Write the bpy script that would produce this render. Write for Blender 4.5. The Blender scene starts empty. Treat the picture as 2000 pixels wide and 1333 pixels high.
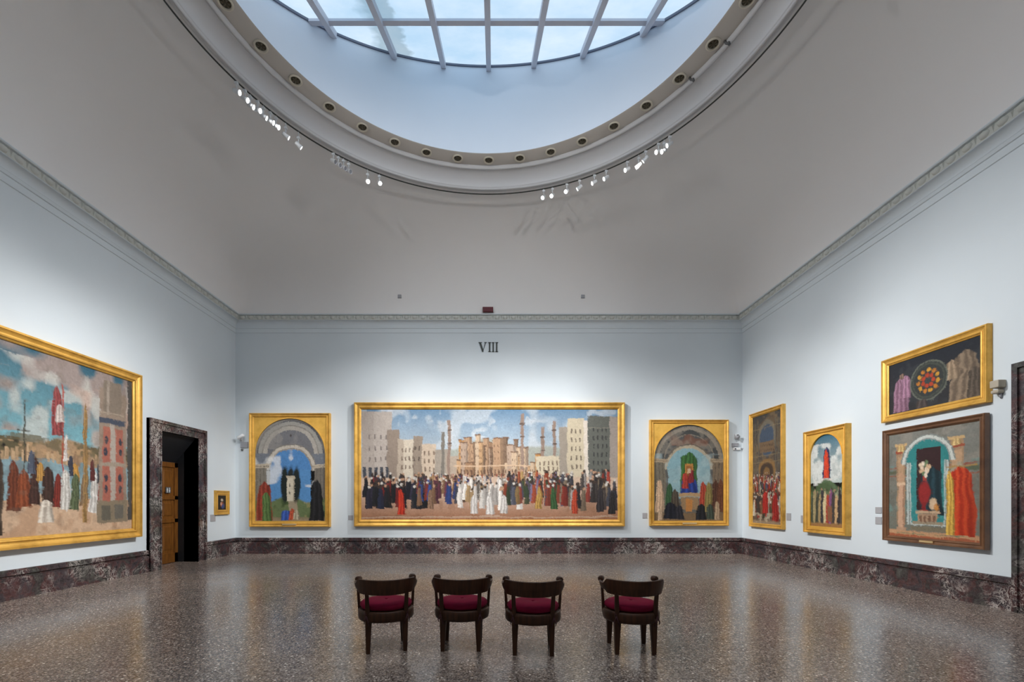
import bpy, math, random
import numpy as np
from mathutils import Vector, Matrix
PI = math.pi
R = math.radians
S = bpy.context.scene
COL = S.collection

# ------------------------------------------------------------------ camera
cam_d = bpy.data.cameras.new('camera')
cam_d.sensor_fit = 'HORIZONTAL'; cam_d.sensor_width = 36.0
cam_d.lens = 885 / 2000 * 36
cam_d.shift_x = (1000 - 963) / 2000
cam_d.shift_y = (979 - 666.5) / 2000
cam_d.clip_start = 0.05; cam_d.clip_end = 200
cam = bpy.data.objects.new('camera', cam_d)
cam.location = (0, 0, 1.57); cam.rotation_euler = (PI / 2, 0, 0)
COL.objects.link(cam)
S.camera = cam

# ------------------------------------------------------------------ world, exposure
W = bpy.data.worlds.new('world'); S.world = W; W.use_nodes = True
W.node_tree.nodes['Background'].inputs[0].default_value = (0.55, 0.7, 0.9, 1)
W.node_tree.nodes['Background'].inputs[1].default_value = 0.8
S.view_settings.view_transform = 'Standard'
S.view_settings.look = 'None'
S.view_settings.exposure = 0.0
S.view_settings.gamma = 1.0
S.view_settings.use_curve_mapping = False
SKY = 1.12          # brightness of the frosted skylight
ADDED_FLOOD = 560       # power of the unseen floodlights added on the ring for general brightness
SPOT = 1.02         # gain of every track spotlight

# ------------------------------------------------------------------ room dimensions (metres)
XL, XR, YB, YF = -7.68, 7.43, 13.51, -1.13
CX, CY = -0.12, 6.19                # centre of the round ceiling opening
ZC = 7.06                           # top of the cornice
ZR = 9.07                           # lower lip of the ring
R_OUT, R_SOF, R_IN = 4.78, 4.33, 3.99
Z_SOF = 9.37

# ------------------------------------------------------------------ helpers
def srgb(r, g, b, a=1.0):
    f = lambda c: (c / 255 / 12.92) if c / 255 <= 0.04045 else ((c / 255 + 0.055) / 1.055) ** 2.4
    return (f(r), f(g), f(b), a)

class MB:
    def __init__(self): self.v = []; self.f = []; self.s = []
    def add(self, vs, fs, M=None, smooth=False):
        n = len(self.v)
        for p in vs:
            p = Vector(p)
            if M is not None: p = M @ p
            self.v.append(tuple(p))
        for f in fs:
            self.f.append([i + n for i in f]); self.s.append(smooth)
        return self
    def box(self, a, b, M=None):
        x0, y0, z0 = a; x1, y1, z1 = b
        vs = [(x0,y0,z0),(x1,y0,z0),(x1,y1,z0),(x0,y1,z0),(x0,y0,z1),(x1,y0,z1),(x1,y1,z1),(x0,y1,z1)]
        fs = [(0,3,2,1),(4,5,6,7),(0,1,5,4),(1,2,6,5),(2,3,7,6),(3,0,4,7)]
        return self.add(vs, fs, M)
    def frustum(self, c0, s0, c1, s1, M=None):
        vs = []
        for c, s in ((c0, s0), (c1, s1)):
            for dx, dy in ((-1,-1),(1,-1),(1,1),(-1,1)):
                vs.append((c[0]+dx*s[0]/2, c[1]+dy*s[1]/2, c[2]))
        return self.add(vs, [(0,3,2,1),(4,5,6,7),(0,1,5,4),(1,2,6,5),(2,3,7,6),(3,0,4,7)], M)
    def lathe(self, prof, n=24, M=None, cap=True, smooth=True):
        vs = []; fs = []
        for r, z in prof:
            for i in range(n):
                a = 2*PI*i/n; vs.append((r*math.cos(a), r*math.sin(a), z))
        for j in range(len(prof)-1):
            for i in range(n):
                k = (i+1) % n
                fs.append((j*n+i, j*n+k, (j+1)*n+k, (j+1)*n+i))
        if cap:
            fs.append(tuple(range(n-1, -1, -1))); fs.append(tuple((len(prof)-1)*n+i for i in range(n)))
        return self.add(vs, fs, M, smooth)
    def tube(self, pts, r, n=8, M=None):
        pts = [Vector(p) for p in pts]; vs = []; fs = []
        up = Vector((0.13, 0.21, 0.97))
        for i, p in enumerate(pts):
            t = (pts[min(i+1, len(pts)-1)] - pts[max(i-1, 0)]).normalized()
            a = t.cross(up).normalized(); b = t.cross(a)
            rr = r[i] if isinstance(r, (list, tuple)) else r
            for k in range(n):
                q = 2*PI*k/n; vs.append(p + (a*math.cos(q) + b*math.sin(q))*rr)
        for j in range(len(pts)-1):
            for k in range(n):
                l = (k+1) % n; fs.append((j*n+k, j*n+l, (j+1)*n+l, (j+1)*n+k))
        fs.append(tuple(range(n-1, -1, -1))); fs.append(tuple((len(pts)-1)*n+i for i in range(n)))
        return self.add(vs, fs, M, True)
    def build(self, name, mat, parent=None, bevel=0.0):
        me = bpy.data.meshes.new(name)
        me.from_pydata(self.v, [], self.f); me.update()
        me.polygons.foreach_set('use_smooth', self.s)
        me.materials.append(mat)
        o = bpy.data.objects.new(name, me); COL.objects.link(o)
        if parent is not None: o.parent = parent
        if bevel:
            m = o.modifiers.new('bevel', 'BEVEL'); m.width = bevel; m.segments = 2; m.limit_method = 'ANGLE'
        return o

def thing(name, label, cat, loc=(0,0,0), rz=0.0, group=None, kind=None):
    o = bpy.data.objects.new(name, None); COL.objects.link(o)
    o.empty_display_size = 0.2
    o.location = loc; o.rotation_euler = (0, 0, rz)
    tag(o, label, cat, group, kind); return o
def tag(o, label=None, cat=None, group=None, kind=None):
    if label: o['label'] = label
    if cat: o['category'] = cat
    if group: o['group'] = group
    if kind: o['kind'] = kind
    return o

# ------------------------------------------------------------------ materials
def mat(name, color=(.5,.5,.5,1), rough=.5, metal=0.0, spec=None):
    m = bpy.data.materials.new(name); m.use_nodes = True
    b = m.node_tree.nodes['Principled BSDF']
    b.inputs['Base Color'].default_value = color
    b.inputs['Roughness'].default_value = rough; b.inputs['Metallic'].default_value = metal
    if spec is not None: b.inputs['Specular IOR Level'].default_value = spec
    return m
def nodes(m):
    nt = m.node_tree; b = nt.nodes['Principled BSDF']
    tc = nt.nodes.new('ShaderNodeTexCoord')
    return nt, b, tc
def ramp(nt, stops, src, interp='LINEAR'):
    r = nt.nodes.new('ShaderNodeValToRGB'); r.color_ramp.interpolation = interp
    e = r.color_ramp.elements
    e[0].position, e[0].color = stops[0]; e[1].position, e[1].color = stops[1]
    for p, c in stops[2:]:
        q = e.new(p); q.color = c
    nt.links.new(src, r.inputs[0]); return r
def noise(nt, tc, scale, detail=4, rough=.55, dist=0.0):
    n = nt.nodes.new('ShaderNodeTexNoise'); n.inputs['Scale'].default_value = scale
    n.inputs['Detail'].default_value = detail; n.inputs['Roughness'].default_value = rough
    n.inputs['Distortion'].default_value = dist
    nt.links.new(tc.outputs['Object'], n.inputs['Vector']); return n
def mixc(nt, a, b, fac, typ='MIX'):
    m = nt.nodes.new('ShaderNodeMix'); m.data_type = 'RGBA'; m.blend_type = typ
    for s, sock in ((a, 6), (b, 7)):
        if isinstance(s, tuple): m.inputs[sock].default_value = s
        else: nt.links.new(s, m.inputs[sock])
    if isinstance(fac, (int, float)): m.inputs[0].default_value = fac
    else: nt.links.new(fac, m.inputs[0])
    return m.outputs[2]
def bump(nt, b, src, strength=.2, dist=.01):
    n = nt.nodes.new('ShaderNodeBump'); n.inputs['Strength'].default_value = strength
    n.inputs['Distance'].default_value = dist
    nt.links.new(src, n.inputs['Height']); nt.links.new(n.outputs[0], b.inputs['Normal'])

def plaster(name, c, var=.04, rough=.85):
    m = mat(name, c, rough, spec=.15); nt, b, tc = nodes(m)
    n = noise(nt, tc, .9, 5, .6)
    c2 = tuple(x*(1-var*2) for x in c[:3]) + (1,)
    nt.links.new(mixc(nt, c, c2, n.outputs['Fac']), b.inputs['Base Color'])
    n2 = noise(nt, tc, 60, 3); bump(nt, b, n2.outputs['Fac'], .05, .004)
    return m
M_wall = plaster('wall_paint', (.66, .725, .77, 1))
M_ceil = plaster('ceiling_plaster', (.79, .785, .785, 1), .02)
M_corn = plaster('cornice_plaster', (.56, .58, .55, 1), .04)
M_ring = plaster('ring_plaster', (.66, .67, .69, 1), .02)
M_soff = plaster('soffit_plaster', (.60, .57, .53, 1), .05)
M_drum = plaster('lantern_paint', (.78, .84, .92, 1), .02)

def make_floor():
    m = mat('terrazzo', rough=.2); nt, b, tc = nodes(m)
    def vor(scale):
        v = nt.nodes.new('ShaderNodeTexVoronoi'); v.inputs['Scale'].default_value = scale
        nt.links.new(tc.outputs['Object'], v.inputs['Vector']); return v
    v = vor(33); s = nt.nodes.new('ShaderNodeSeparateColor'); nt.links.new(v.outputs['Color'], s.inputs[0])
    r = ramp(nt, [(0, srgb(40,36,34)), (.16, srgb(92,80,74)), (.38, srgb(128,114,104)), (.58, srgb(84,80,80)),
                  (.74, srgb(150,130,114)), (.86, srgb(180,168,156)), (.94, srgb(220,210,198))], s.outputs[0], 'CONSTANT')
    v2 = vor(80); s2 = nt.nodes.new('ShaderNodeSeparateColor'); nt.links.new(v2.outputs['Color'], s2.inputs[0])
    r2 = ramp(nt, [(0, srgb(78,68,62)), (.35, srgb(118,106,98)), (.7, srgb(140,128,120)), (.9, srgb(168,156,146))], s2.outputs[0], 'CONSTANT')
    mask = ramp(nt, [(.30, (0,0,0,1)), (.36, (1,1,1,1))], v.outputs['Distance'])
    c = mixc(nt, r.outputs[0], r2.outputs[0], mask.outputs[0])
    n = noise(nt, tc, .55, 4, .6)
    cl = ramp(nt, [(.3, (1.24,1.28,1.34,1)), (.7, (1.56,1.55,1.54,1))], n.outputs['Fac'])
    nt.links.new(mixc(nt, c, cl.outputs[0], 1.0, 'MULTIPLY'), b.inputs['Base Color'])
    nr = noise(nt, tc, 1.6, 4)
    rr = ramp(nt, [(.3, (.17,)*3+(1,)), (.75, (.26,)*3+(1,))], nr.outputs['Fac'])
    nt.links.new(rr.outputs[0], b.inputs['Roughness'])
    b.inputs['Specular IOR Level'].default_value = .62
    return m
M_floor = make_floor()

def make_marble():
    m = mat('dark_veined_marble', rough=.22); nt, b, tc = nodes(m)
    n1 = noise(nt, tc, 2.6, 5, .6, .6)
    base = ramp(nt, [(.3, srgb(40,37,41)), (.42, srgb(68,60,64)), (.5, srgb(82,54,54)), (.56, srgb(56,50,52)), (.64, srgb(72,72,68)), (.78, srgb(98,95,98))], n1.outputs['Fac'])
    n2 = noise(nt, tc, 3.6, 6, .62, 1.6)
    vein = ramp(nt, [(.470, (0,0,0,1)), (.5, (1,1,1,1)), (.53, (0,0,0,1))], n2.outputs['Fac'])
    n3 = noise(nt, tc, 8, 5, .6, 2.2)
    vein2 = ramp(nt, [(.478, (0,0,0,1)), (.5, (.9,.9,.9,1)), (.524, (0,0,0,1))], n3.outputs['Fac'])
    n4 = noise(nt, tc, 1.6, 3)
    patch = ramp(nt, [(.45, (.06,.06,.06,1)), (.62, (1,1,1,1))], n4.outputs['Fac'])
    mm = nt.nodes.new('ShaderNodeMath'); mm.operation = 'MULTIPLY'
    mx = nt.nodes.new('ShaderNodeMath'); mx.operation = 'MAXIMUM'
    nt.links.new(vein.outputs[0], mx.inputs[0]); nt.links.new(vein2.outputs[0], mx.inputs[1])
    nt.links.new(mx.outputs[0], mm.inputs[0]); nt.links.new(patch.outputs[0], mm.inputs[1])
    dark = noise(nt, tc, 14, 4, .7, 1.0)
    dk = ramp(nt, [(.35, (.55,.53,.55,1)), (.6, (1,1,1,1))], dark.outputs['Fac'])
    c = mixc(nt, base.outputs[0], dk.outputs[0], 1.0, 'MULTIPLY')
    nt.links.new(mixc(nt, c, srgb(196,188,182), mm.outputs[0]), b.inputs['Base Color'])
    return m
M_marble = make_marble()

def make_gold(name, c, dark, metal=.45, rough=.42):
    m = mat(name, c, rough, metal); nt, b, tc = nodes(m)
    n = noise(nt, tc, 3.5, 6, .65)
    nt.links.new(mixc(nt, dark, c, ramp(nt, [(.3,(0,0,0,1)),(.6,(1,1,1,1))], n.outputs['Fac']).outputs[0]), b.inputs['Base Color'])
    n2 = noise(nt, tc, 40, 4); bump(nt, b, n2.outputs['Fac'], .15, .004)
    return m
M_gold = make_gold('gilded_wood', (.76, .44, .09, 1), (.50, .27, .045, 1))
M_goldflat = make_gold('gilded_panel', (.80, .47, .09, 1), (.64, .35, .055, 1), .35, .5)
M_brownframe = make_gold('walnut_frame', (.16, .075, .035, 1), (.08, .035, .018, 1), .0, .35)

def make_wood(name, c1, c2, rough, stretch=(12, 12, 1.0)):
    m = mat(name, c1, rough); nt, b, tc = nodes(m)
    mp = nt.nodes.new('ShaderNodeMapping'); mp.inputs['Scale'].default_value = stretch
    nt.links.new(tc.outputs['Object'], mp.inputs[0])
    n = nt.nodes.new('ShaderNodeTexNoise'); n.inputs['Scale'].default_value = 3; n.inputs['Detail'].default_value = 5
    nt.links.new(mp.outputs[0], n.inputs['Vector'])
    nt.links.new(mixc(nt, c1, c2, ramp(nt, [(.35,(0,0,0,1)),(.65,(1,1,1,1))], n.outputs['Fac']).outputs[0]), b.inputs['Base Color'])
    return m
M_chair = make_wood('dark_mahogany', (.062, .023, .009, 1), (.030, .011, .005, 1), .45)
M_chair.node_tree.nodes['Principled BSDF'].inputs['Specular IOR Level'].default_value = .3
M_door = make_wood('honey_oak', (.22, .085, .014, 1), (.12, .042, .007, 1), .4)
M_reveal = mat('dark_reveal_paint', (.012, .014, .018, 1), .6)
def make_velvet():
    m = mat('crimson_velvet', (.13, .004, .022, 1), .8); nt, b, tc = nodes(m)
    n = noise(nt, tc, 9, 4); nt.links.new(mixc(nt, (.24,.006,.036,1), (.13,.003,.020,1), n.outputs['Fac']), b.inputs['Base Color'])
    b.inputs['Sheen Weight'].default_value = .05; b.inputs['Sheen Tint'].default_value = (1,.3,.4,1)
    b.inputs['Specular IOR Level'].default_value = .1
    return m
M_velvet = make_velvet()
M_tie = mat('dark_red_ribbon', (.035, .004, .008, 1), .8)
M_white = mat('white_enamel', (.72, .74, .76, 1), .35)
M_grey = mat('grey_plastic', (.30, .31, .34, 1), .5)
M_darkgrey = mat('dark_grey_plastic', (.10, .105, .11, 1), .45)
M_black = mat('black_lens', (.01, .01, .012, 1), .15)
M_rail = mat('dark_metal_rail', (.05, .055, .05, 1), .45, .6)
M_bronze = mat('aged_bronze', (.055, .048, .028, 1), .5, .4)
M_bronzel = mat('pale_bronze', (.12, .105, .07, 1), .5, .2)
M_rim = mat('stone_rim', (.66, .62, .52, 1), .6)
M_red = mat('dark_red_plastic', (.10, .006, .010, 1), .4)
M_letter = mat('dark_green_bronze', (.030, .036, .032, 1), .45, .3)
M_plate = mat('label_plate', (.36, .36, .38, 1), .4)
M_cream = mat('cream_plastic', (.42, .37, .29, 1), .5)
M_brass = mat('brass_plate', (.85, .66, .36, 1), .3, .7)
M_bar = mat('painted_glazing_bar', (.62, .63, .70, 1), .5)
M_barline = mat('glazing_bead', (.14, .16, .22, 1), .5)

def emit(name, color, strength):
    m = bpy.data.materials.new(name); m.use_nodes = True; nt = m.node_tree
    nt.nodes.remove(nt.nodes['Principled BSDF'])
    e = nt.nodes.new('ShaderNodeEmission'); e.inputs[0].default_value = color; e.inputs[1].default_value = strength
    nt.links.new(e.outputs[0], nt.nodes['Material Output'].inputs[0]); return m, nt, e
def make_pane():
    m, nt, e = emit('frosted_skylight_glass', (1,1,1,1), SKY)
    tc = nt.nodes.new('ShaderNodeTexCoord')
    n = noise(nt, tc, .8, 5, .6)
    c = ramp(nt, [(.3, (.46, .66, .86, 1)), (.7, (.66, .80, .94, 1))], n.outputs['Fac'])
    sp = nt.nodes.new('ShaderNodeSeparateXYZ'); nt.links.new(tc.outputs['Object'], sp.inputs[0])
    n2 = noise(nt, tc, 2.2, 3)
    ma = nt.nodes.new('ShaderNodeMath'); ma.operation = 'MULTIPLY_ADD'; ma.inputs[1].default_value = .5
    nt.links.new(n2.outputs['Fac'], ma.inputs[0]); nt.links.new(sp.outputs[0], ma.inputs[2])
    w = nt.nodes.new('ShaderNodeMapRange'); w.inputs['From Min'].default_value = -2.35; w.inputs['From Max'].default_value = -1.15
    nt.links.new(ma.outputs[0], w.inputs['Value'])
    k = ramp(nt, [(.0, (1,1,1,1)), (.12, (1,1,1,1)), (.28, (.62,.66,.66,1)), (.64, (.66,.68,.67,1)), (.70, (1,1,1,1))], w.outputs[0])  # darker streak painted into the glow, as if something outside shades the glass
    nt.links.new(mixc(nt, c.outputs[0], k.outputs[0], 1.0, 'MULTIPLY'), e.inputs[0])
    return m
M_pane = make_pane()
M_lamp, _, _ = emit('lit_lamp_face', (1.0, .98, .95, 1), 14)
M_lampdim, _, _ = emit('lamp_face_seen_from_edge', (1.0, .98, .95, 1), 3)

# ------------------------------------------------------------------ the room
MB().box((XL-.6, YF-.3, -.3), (XR+.3, YB+.3, 0)).build('floor', M_floor)['kind'] = 'structure'
MB().box((XL-.3, YB, 0), (XR+.3, YB+.3, ZC+.1)).build('wall_back', M_wall)['kind'] = 'structure'
MB().box((XL-.3, YF-.3, 0), (XR+.3, YF, ZC+.1)).build('wall_front', M_wall)['kind'] = 'structure'
MB().box((XR, YF, 0), (XR+.3, YB, ZC+.1)).build('wall_right', M_wall)['kind'] = 'structure'
DY0, DY1, DZ = 10.40, 11.70, 3.18          # opening in the left wall
wl = MB()
wl.box((XL-.3, YF, 0), (XL, DY0, ZC+.1)); wl.box((XL-.3, DY1, 0), (XL, YB, ZC+.1)); wl.box((XL-.3, DY0, DZ), (XL, DY1, ZC+.1))
wl.build('wall_left', M_wall)['kind'] = 'structure'

def side_points(side, p):
    x0, x1, y0, y1 = XL+p, XR-p, YF+p, YB-p
    return {'back': ((x0,y1),(x1,y1)), 'left': ((x0,y0),(x0,y1)), 'right': ((x1,y1),(x1,y0)), 'front': ((x1,y0),(x0,y0))}[side]
def run(mb, side, prof, lo=None, hi=None):
    """mitred moulding along one wall; profile = (projection, height); lo / hi cut the run along y."""
    vs = []
    for p, z in prof:
        a, b = side_points(side, p)
        a = list(a); b = list(b)
        if lo is not None:
            if a[1] < b[1]: a[1] = max(a[1], lo)
            else: b[1] = max(b[1], lo)
        if hi is not None:
            if a[1] > b[1]: a[1] = min(a[1], hi)
            else: b[1] = min(b[1], hi)
        vs += [(a[0], a[1], z), (b[0], b[1], z)]
    n = len(prof)
    fs = [(2*i, 2*i+1, 2*i+3, 2*i+2) for i in range(n-1)]
    if side in ('left',): pass
    fs.append(tuple(2*i for i in range(n-1, -1, -1))); fs.append(tuple(2*i+1 for i in range(n)))
    mb.add(vs, fs)

cav = [(.05 + .13*(1-math.cos(t)), 6.76 + .13*math.sin(t)) for t in [i*PI/2/14 for i in range(15)]]
corn = [(0, 6.572), (.016, 6.580), (.016, 6.698), (.034, 6.706), (.046, 6.76)] \
     + cav + [(.19, 6.90), (.19, 7.025), (.235, 7.03), (.25, 7.045), (.25, 7.06), (.20, 7.075), (0, 7.075)]
def eggs(mb, side):
    (ax, ay), (bx, by) = side_points(side, .19)
    L = math.hypot(bx-ax, by-ay); n = int(L/.24)
    dx, dy = (bx-ax)/L, (by-ay)/L; nx, ny = {'back':(0,-1),'left':(1,0),'right':(-1,0),'front':(0,1)}[side]
    for i in range(n):
        s = (i+.5)*L/n; c = Vector((ax+dx*s, ay+dy*s, 6.965))
        vs = []; fs = []; K, J = 8, 3
        for j in range(J):
            ph = j*PI/2/J
            for k in range(K):
                q = 2*PI*k/K
                u = .075*math.cos(ph)*math.cos(q); w = .060*math.cos(ph)*math.sin(q); d = .045*math.sin(ph)
                vs.append(c + Vector((dx*u+nx*d, dy*u+ny*d, w)))
        vs.append(c + Vector((nx*.045, ny*.045, 0)))
        for j in range(J-1):
            for k in range(K): fs.append((j*K+k, j*K+(k+1)%K, (j+1)*K+(k+1)%K, (j+1)*K+k))
        for k in range(K): fs.append(((J-1)*K+k, (J-1)*K+(k+1)%K, J*K))
        mb.add(vs, fs, None, True)
        s = (i+1)*L/n
        if i < n-1:
            c = Vector((ax+dx*s, ay+dy*s, 0))
            vs = [c+Vector((-dx*.014, -dy*.014, 7.02)), c+Vector((dx*.014, dy*.014, 7.02)), c+Vector((0,0,6.905)), c+Vector((nx*.035, ny*.035, 7.0))]
            mb.add(vs, [(0,1,3),(1,2,3),(2,0,3)])
for i, side in enumerate(('back', 'left', 'right', 'front')):
    m = MB(); run(m, side, corn); tr = m.build('trim_%d' % (i+1), M_wall); tr['kind'] = 'structure'
    m = MB(); run(m, side, [(.188, 6.90), (.191, 6.90), (.191, 7.027), (.188, 7.027)])
    if side != 'front': eggs(m, side)
    m.build('egg_and_dart_band', M_corn, tr)

# marble skirting
base = [(0, .475), (.035, .475), (.048, .46), (.050, .385), (.016, .377), (.016, .352), (.058, .343), (.055, .07), (.068, .06), (.068, 0), (0, 0)]
for nm, side, lo, hi in (('baseboard_back', 'back', None, None), ('baseboard_front', 'front', None, None)):
    m = MB(); run(m, side, base); m.build(nm, M_marble)['kind'] = 'structure'
m = MB(); run(m, 'left', base, hi=10.04); run(m, 'left', base, lo=12.02); m.build('baseboard_left', M_marble)['kind'] = 'structure'
m = MB(); run(m, 'right', base, lo=6.41); run(m, 'right', base, hi=4.39); m.build('baseboard_right', M_marble)['kind'] = 'structure'

# coved ceiling: circle at the ring blending into the rectangle of the cornice
def make_ceiling():
    q = .23
    x0, x1, y0, y1 = XL+q-CX, XR-q-CX, YF+q-CY, YB-q-CY
    angs = [2*PI*i/288 for i in range(288)] + [math.atan2(y, x) % (2*PI) for x in (x0, x1) for y in (y0, y1)]
    angs = sorted(set(round(a, 6) for a in angs))
    T = 30; vs = []; n = len(angs)
    for j in range(T+1):
        ph = j/T*PI/2
        t, zz = math.sin(ph), math.cos(ph)
        pw = 2.6 + 60*t**14 + 3*t*t
        for a in angs:
            c, s = math.cos(a), math.sin(a)
            rr = min((x1 if c > 0 else x0)/c if abs(c) > 1e-9 else 1e9, (y1 if s > 0 else y0)/s if abs(s) > 1e-9 else 1e9)
            if j < T:
                xh, yh = (x1 if c > 0 else -x0), (y1 if s > 0 else -y0)
                rr = min(rr, (abs(c/xh)**pw + abs(s/yh)**pw)**(-1/pw))
            r = R_OUT + (rr - R_OUT)*t
            vs.append((CX + r*c, CY + r*s, ZC + (ZR-ZC)*zz))
    fs = [(j*n+i, (j+1)*n+i, (j+1)*n+(i+1)%n, j*n+(i+1)%n) for j in range(T) for i in range(n)]
    MB().add(vs, fs, None, True).build('ceiling', M_ceil)['kind'] = 'structure'
make_ceiling()

def ring(prof, name, material, n=256, smooth=True):
    m = MB(); m.lathe(prof, n, Matrix.Translation((CX, CY, 0)), cap=False, smooth=smooth)
    o = m.build(name, material); o['kind'] = 'structure'; return o
# ring moulding, from the outer lip inward
bead = lambda cr, cz, r, a0, a1, k=8: [(cr + r*math.cos(a0+(a1-a0)*i/k), cz + r*math.sin(a0+(a1-a0)*i/k)) for i in range(k+1)]
prof = [(R_OUT+.02, ZR+.02), (R_OUT, ZR-.01), (R_OUT-.01, ZR-.02), (R_OUT-.035, ZR-.02), (R_OUT-.04, ZR-.008), (R_OUT-.055, ZR-.008)]
prof += bead(R_OUT-.085, ZR-.0, .026, 0, -PI, 6)
prof += [(R_OUT-.115, ZR+.01)]
a0 = (R_OUT-.12, ZR+.01); a1 = (R_SOF+.07, Z_SOF-.06)
prof += [(a0[0]-(a0[0]-a1[0])*(1-math.cos(t)), a0[1]+(a1[1]-a0[1])*math.sin(t)) for t in [i*PI/2/14 for i in range(15)]]
prof += [(R_SOF+.07, Z_SOF-.045)] + bead(R_SOF+.04, Z_SOF-.045, .028, 0, -PI, 6) + [(R_SOF, Z_SOF-.03), (R_SOF, Z_SOF)]
ring(prof, 'trim_5', M_ring)
ring([(R_SOF, Z_SOF), (R_IN+.02, Z_SOF), (R_IN, Z_SOF+.015)], 'trim_6', M_soff)
ring([(R_IN, Z_SOF+.015), (R_IN, 12.2)], 'wall_lantern', M_drum)

# ------------------------------------------------------------------ skylight (pitched frosted glazing rising away on each side)
def sky_z(y):
    zf = 1.57 + 9.79
    d = abs(y - CY)
    return zf - .475*(R_IN - max(d, .9))
def make_skylight():
    w = thing('window_1', 'round pitched skylight of frosted glass above the ceiling opening', 'skylight', kind='structure')
    del w['category']
    # panes
    N = 96; vs = []; fs = []
    ys = [CY - R_IN + 2*R_IN*i/N for i in range(N+1)]; ys += [CY-.9, CY+.9]; ys = sorted(set(ys))
    for y in ys:
        hw = math.sqrt(max(0, R_IN**2 - (y-CY)**2)) + .02
        for k in range(9): vs.append((CX - hw + 2*hw*k/8, y, sky_z(y)))
    for j in range(len(ys)-1):
        for k in range(8): fs.append((j*9+k, j*9+k+1, (j+1)*9+k+1, (j+1)*9+k))
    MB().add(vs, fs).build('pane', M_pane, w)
    def sloped(x0, x1, ya, yb, t, up, mb):
        za, zb = sky_z(ya)-.0, sky_z(yb)-.0
        v = [(x0,ya,za-t),(x1,ya,za-t),(x1,yb,zb-t),(x0,yb,zb-t),(x0,ya,za+up),(x1,ya,za+up),(x1,yb,zb+up),(x0,yb,zb+up)]
        mb.add(v, [(0,3,2,1),(4,5,6,7),(0,1,5,4),(1,2,6,5),(2,3,7,6),(3,0,4,7)])
    for i in range(-3, 4):
        x = CX + .02 + i*1.0
        hl = math.sqrt(R_IN**2 - (x-CX)**2)
        m = MB()
        for sgn in (1, -1):
            ya, yb = CY + sgn*.9, CY + sgn*(hl + .0)
            if sgn < 0: ya, yb = yb, ya
            sloped(x-.052, x+.052, ya, yb, .13, .02, m)
        sloped(x-.052, x+.052, CY-.9, CY+.9, .13, .02, m)
        m.build('glazing_bar', M_bar, w)
    for y in (CY+2.24, CY-2.24, CY+.05):
        hw = math.sqrt(R_IN**2 - (y-CY)**2)
        m = MB(); m.box((CX-hw, y-.045, sky_z(y)-.07), (CX+hw, y+.045, sky_z(y)+.02)); m.build('cross_bar', M_bar, w)
    vs = []; fs = []; K = 192
    for k in range(K):
        a = 2*PI*k/K; y = CY + R_IN*math.sin(a)
        for dr, dz in ((0,-.05), (-.03,-.05), (-.03,.0), (0,.0)):
            vs.append((CX + (R_IN+dr)*math.cos(a), CY + (R_IN+dr)*math.sin(a), sky_z(y)+dz))
    for k in range(K):
        l = (k+1) % K
        for c in range(3): fs.append((4*k+c, 4*k+c+1, 4*l+c+1, 4*l+c))
    MB().add(vs, fs).build('perimeter_bead', M_barline, w)
make_skylight()

# thin dark rail that carries the spotlights
RAIL_R, RAIL_Z = R_OUT+.02, ZR-.06
rail = MB()
rail.lathe([(RAIL_R-.009, RAIL_Z-.006), (RAIL_R+.009, RAIL_Z-.006), (RAIL_R+.009, RAIL_Z+.012), (RAIL_R-.009, RAIL_Z+.012), (RAIL_R-.009, RAIL_Z-.006)], 256, Matrix.Translation((CX, CY, 0)), cap=False, smooth=False)
tag(rail.build('lighting_rail', M_rail), 'thin dark circular rail under the outer rim of the round ceiling opening', 'rail')

# ------------------------------------------------------------------ marble doorways
ORD = ['first','second','third','fourth','fifth','sixth','seventh','eighth','ninth','tenth','eleventh','twelfth','thirteenth','fourteenth','fifteenth','sixteenth']
def surround(mb, face, ya, yb, yia, yib, zo, zi, sgn):
    """marble architrave on a side wall; face = wall plane x, sgn = direction into the room"""
    def b(y0, y1, z0, z1, d): 
        x0, x1 = sorted((face, face + sgn*d)); mb.box((x0, y0, z0), (x1, y1, z1))
    b(ya, yia, 0, zo, .07); b(yib, yb, 0, zo, .07); b(yia, yib, zi, zo, .07)
    e = .07
    b(ya, ya+e, 0, zo, .10); b(yb-e, yb, 0, zo, .10); b(ya+e, yb-e, zo-e, zo, .10)
    b(yia-.035, yia, 0, zi+.035, .085); b(yib, yib+.035, 0, zi+.035, .085); b(yia, yib, zi, zi+.035, .085)
d1 = thing('door_1', 'tall dark marble doorway in the left wall beside the large left painting', 'doorway', kind='structure'); del d1['category']
m = MB(); surround(m, XL, 10.04, 12.02, DY0, DY1, 3.42, DZ, 1); m.build('marble_surround', M_marble, d1)
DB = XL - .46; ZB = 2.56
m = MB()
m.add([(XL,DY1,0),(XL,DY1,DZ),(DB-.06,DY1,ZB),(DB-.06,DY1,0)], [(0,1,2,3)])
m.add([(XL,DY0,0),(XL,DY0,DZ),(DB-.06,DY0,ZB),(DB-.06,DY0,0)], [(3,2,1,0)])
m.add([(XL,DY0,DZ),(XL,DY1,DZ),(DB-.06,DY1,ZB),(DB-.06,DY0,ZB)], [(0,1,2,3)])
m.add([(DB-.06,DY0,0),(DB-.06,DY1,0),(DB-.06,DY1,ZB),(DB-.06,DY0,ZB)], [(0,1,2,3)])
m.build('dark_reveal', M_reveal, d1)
leaf = MB()
leaf.box((DB-.05, DY0+.01, .01), (DB-.015, DY1-.01, ZB-.02))
zs = [.01, .30, 1.02, 1.15, 1.62, 1.74, 2.40, ZB-.02]
for a, b in ((.01,.25), (1.02,1.12), (1.60,1.70), (2.42, ZB-.02)): leaf.box((DB-.02, DY0+.01, a), (DB+.012, DY1-.01, b))
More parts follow.
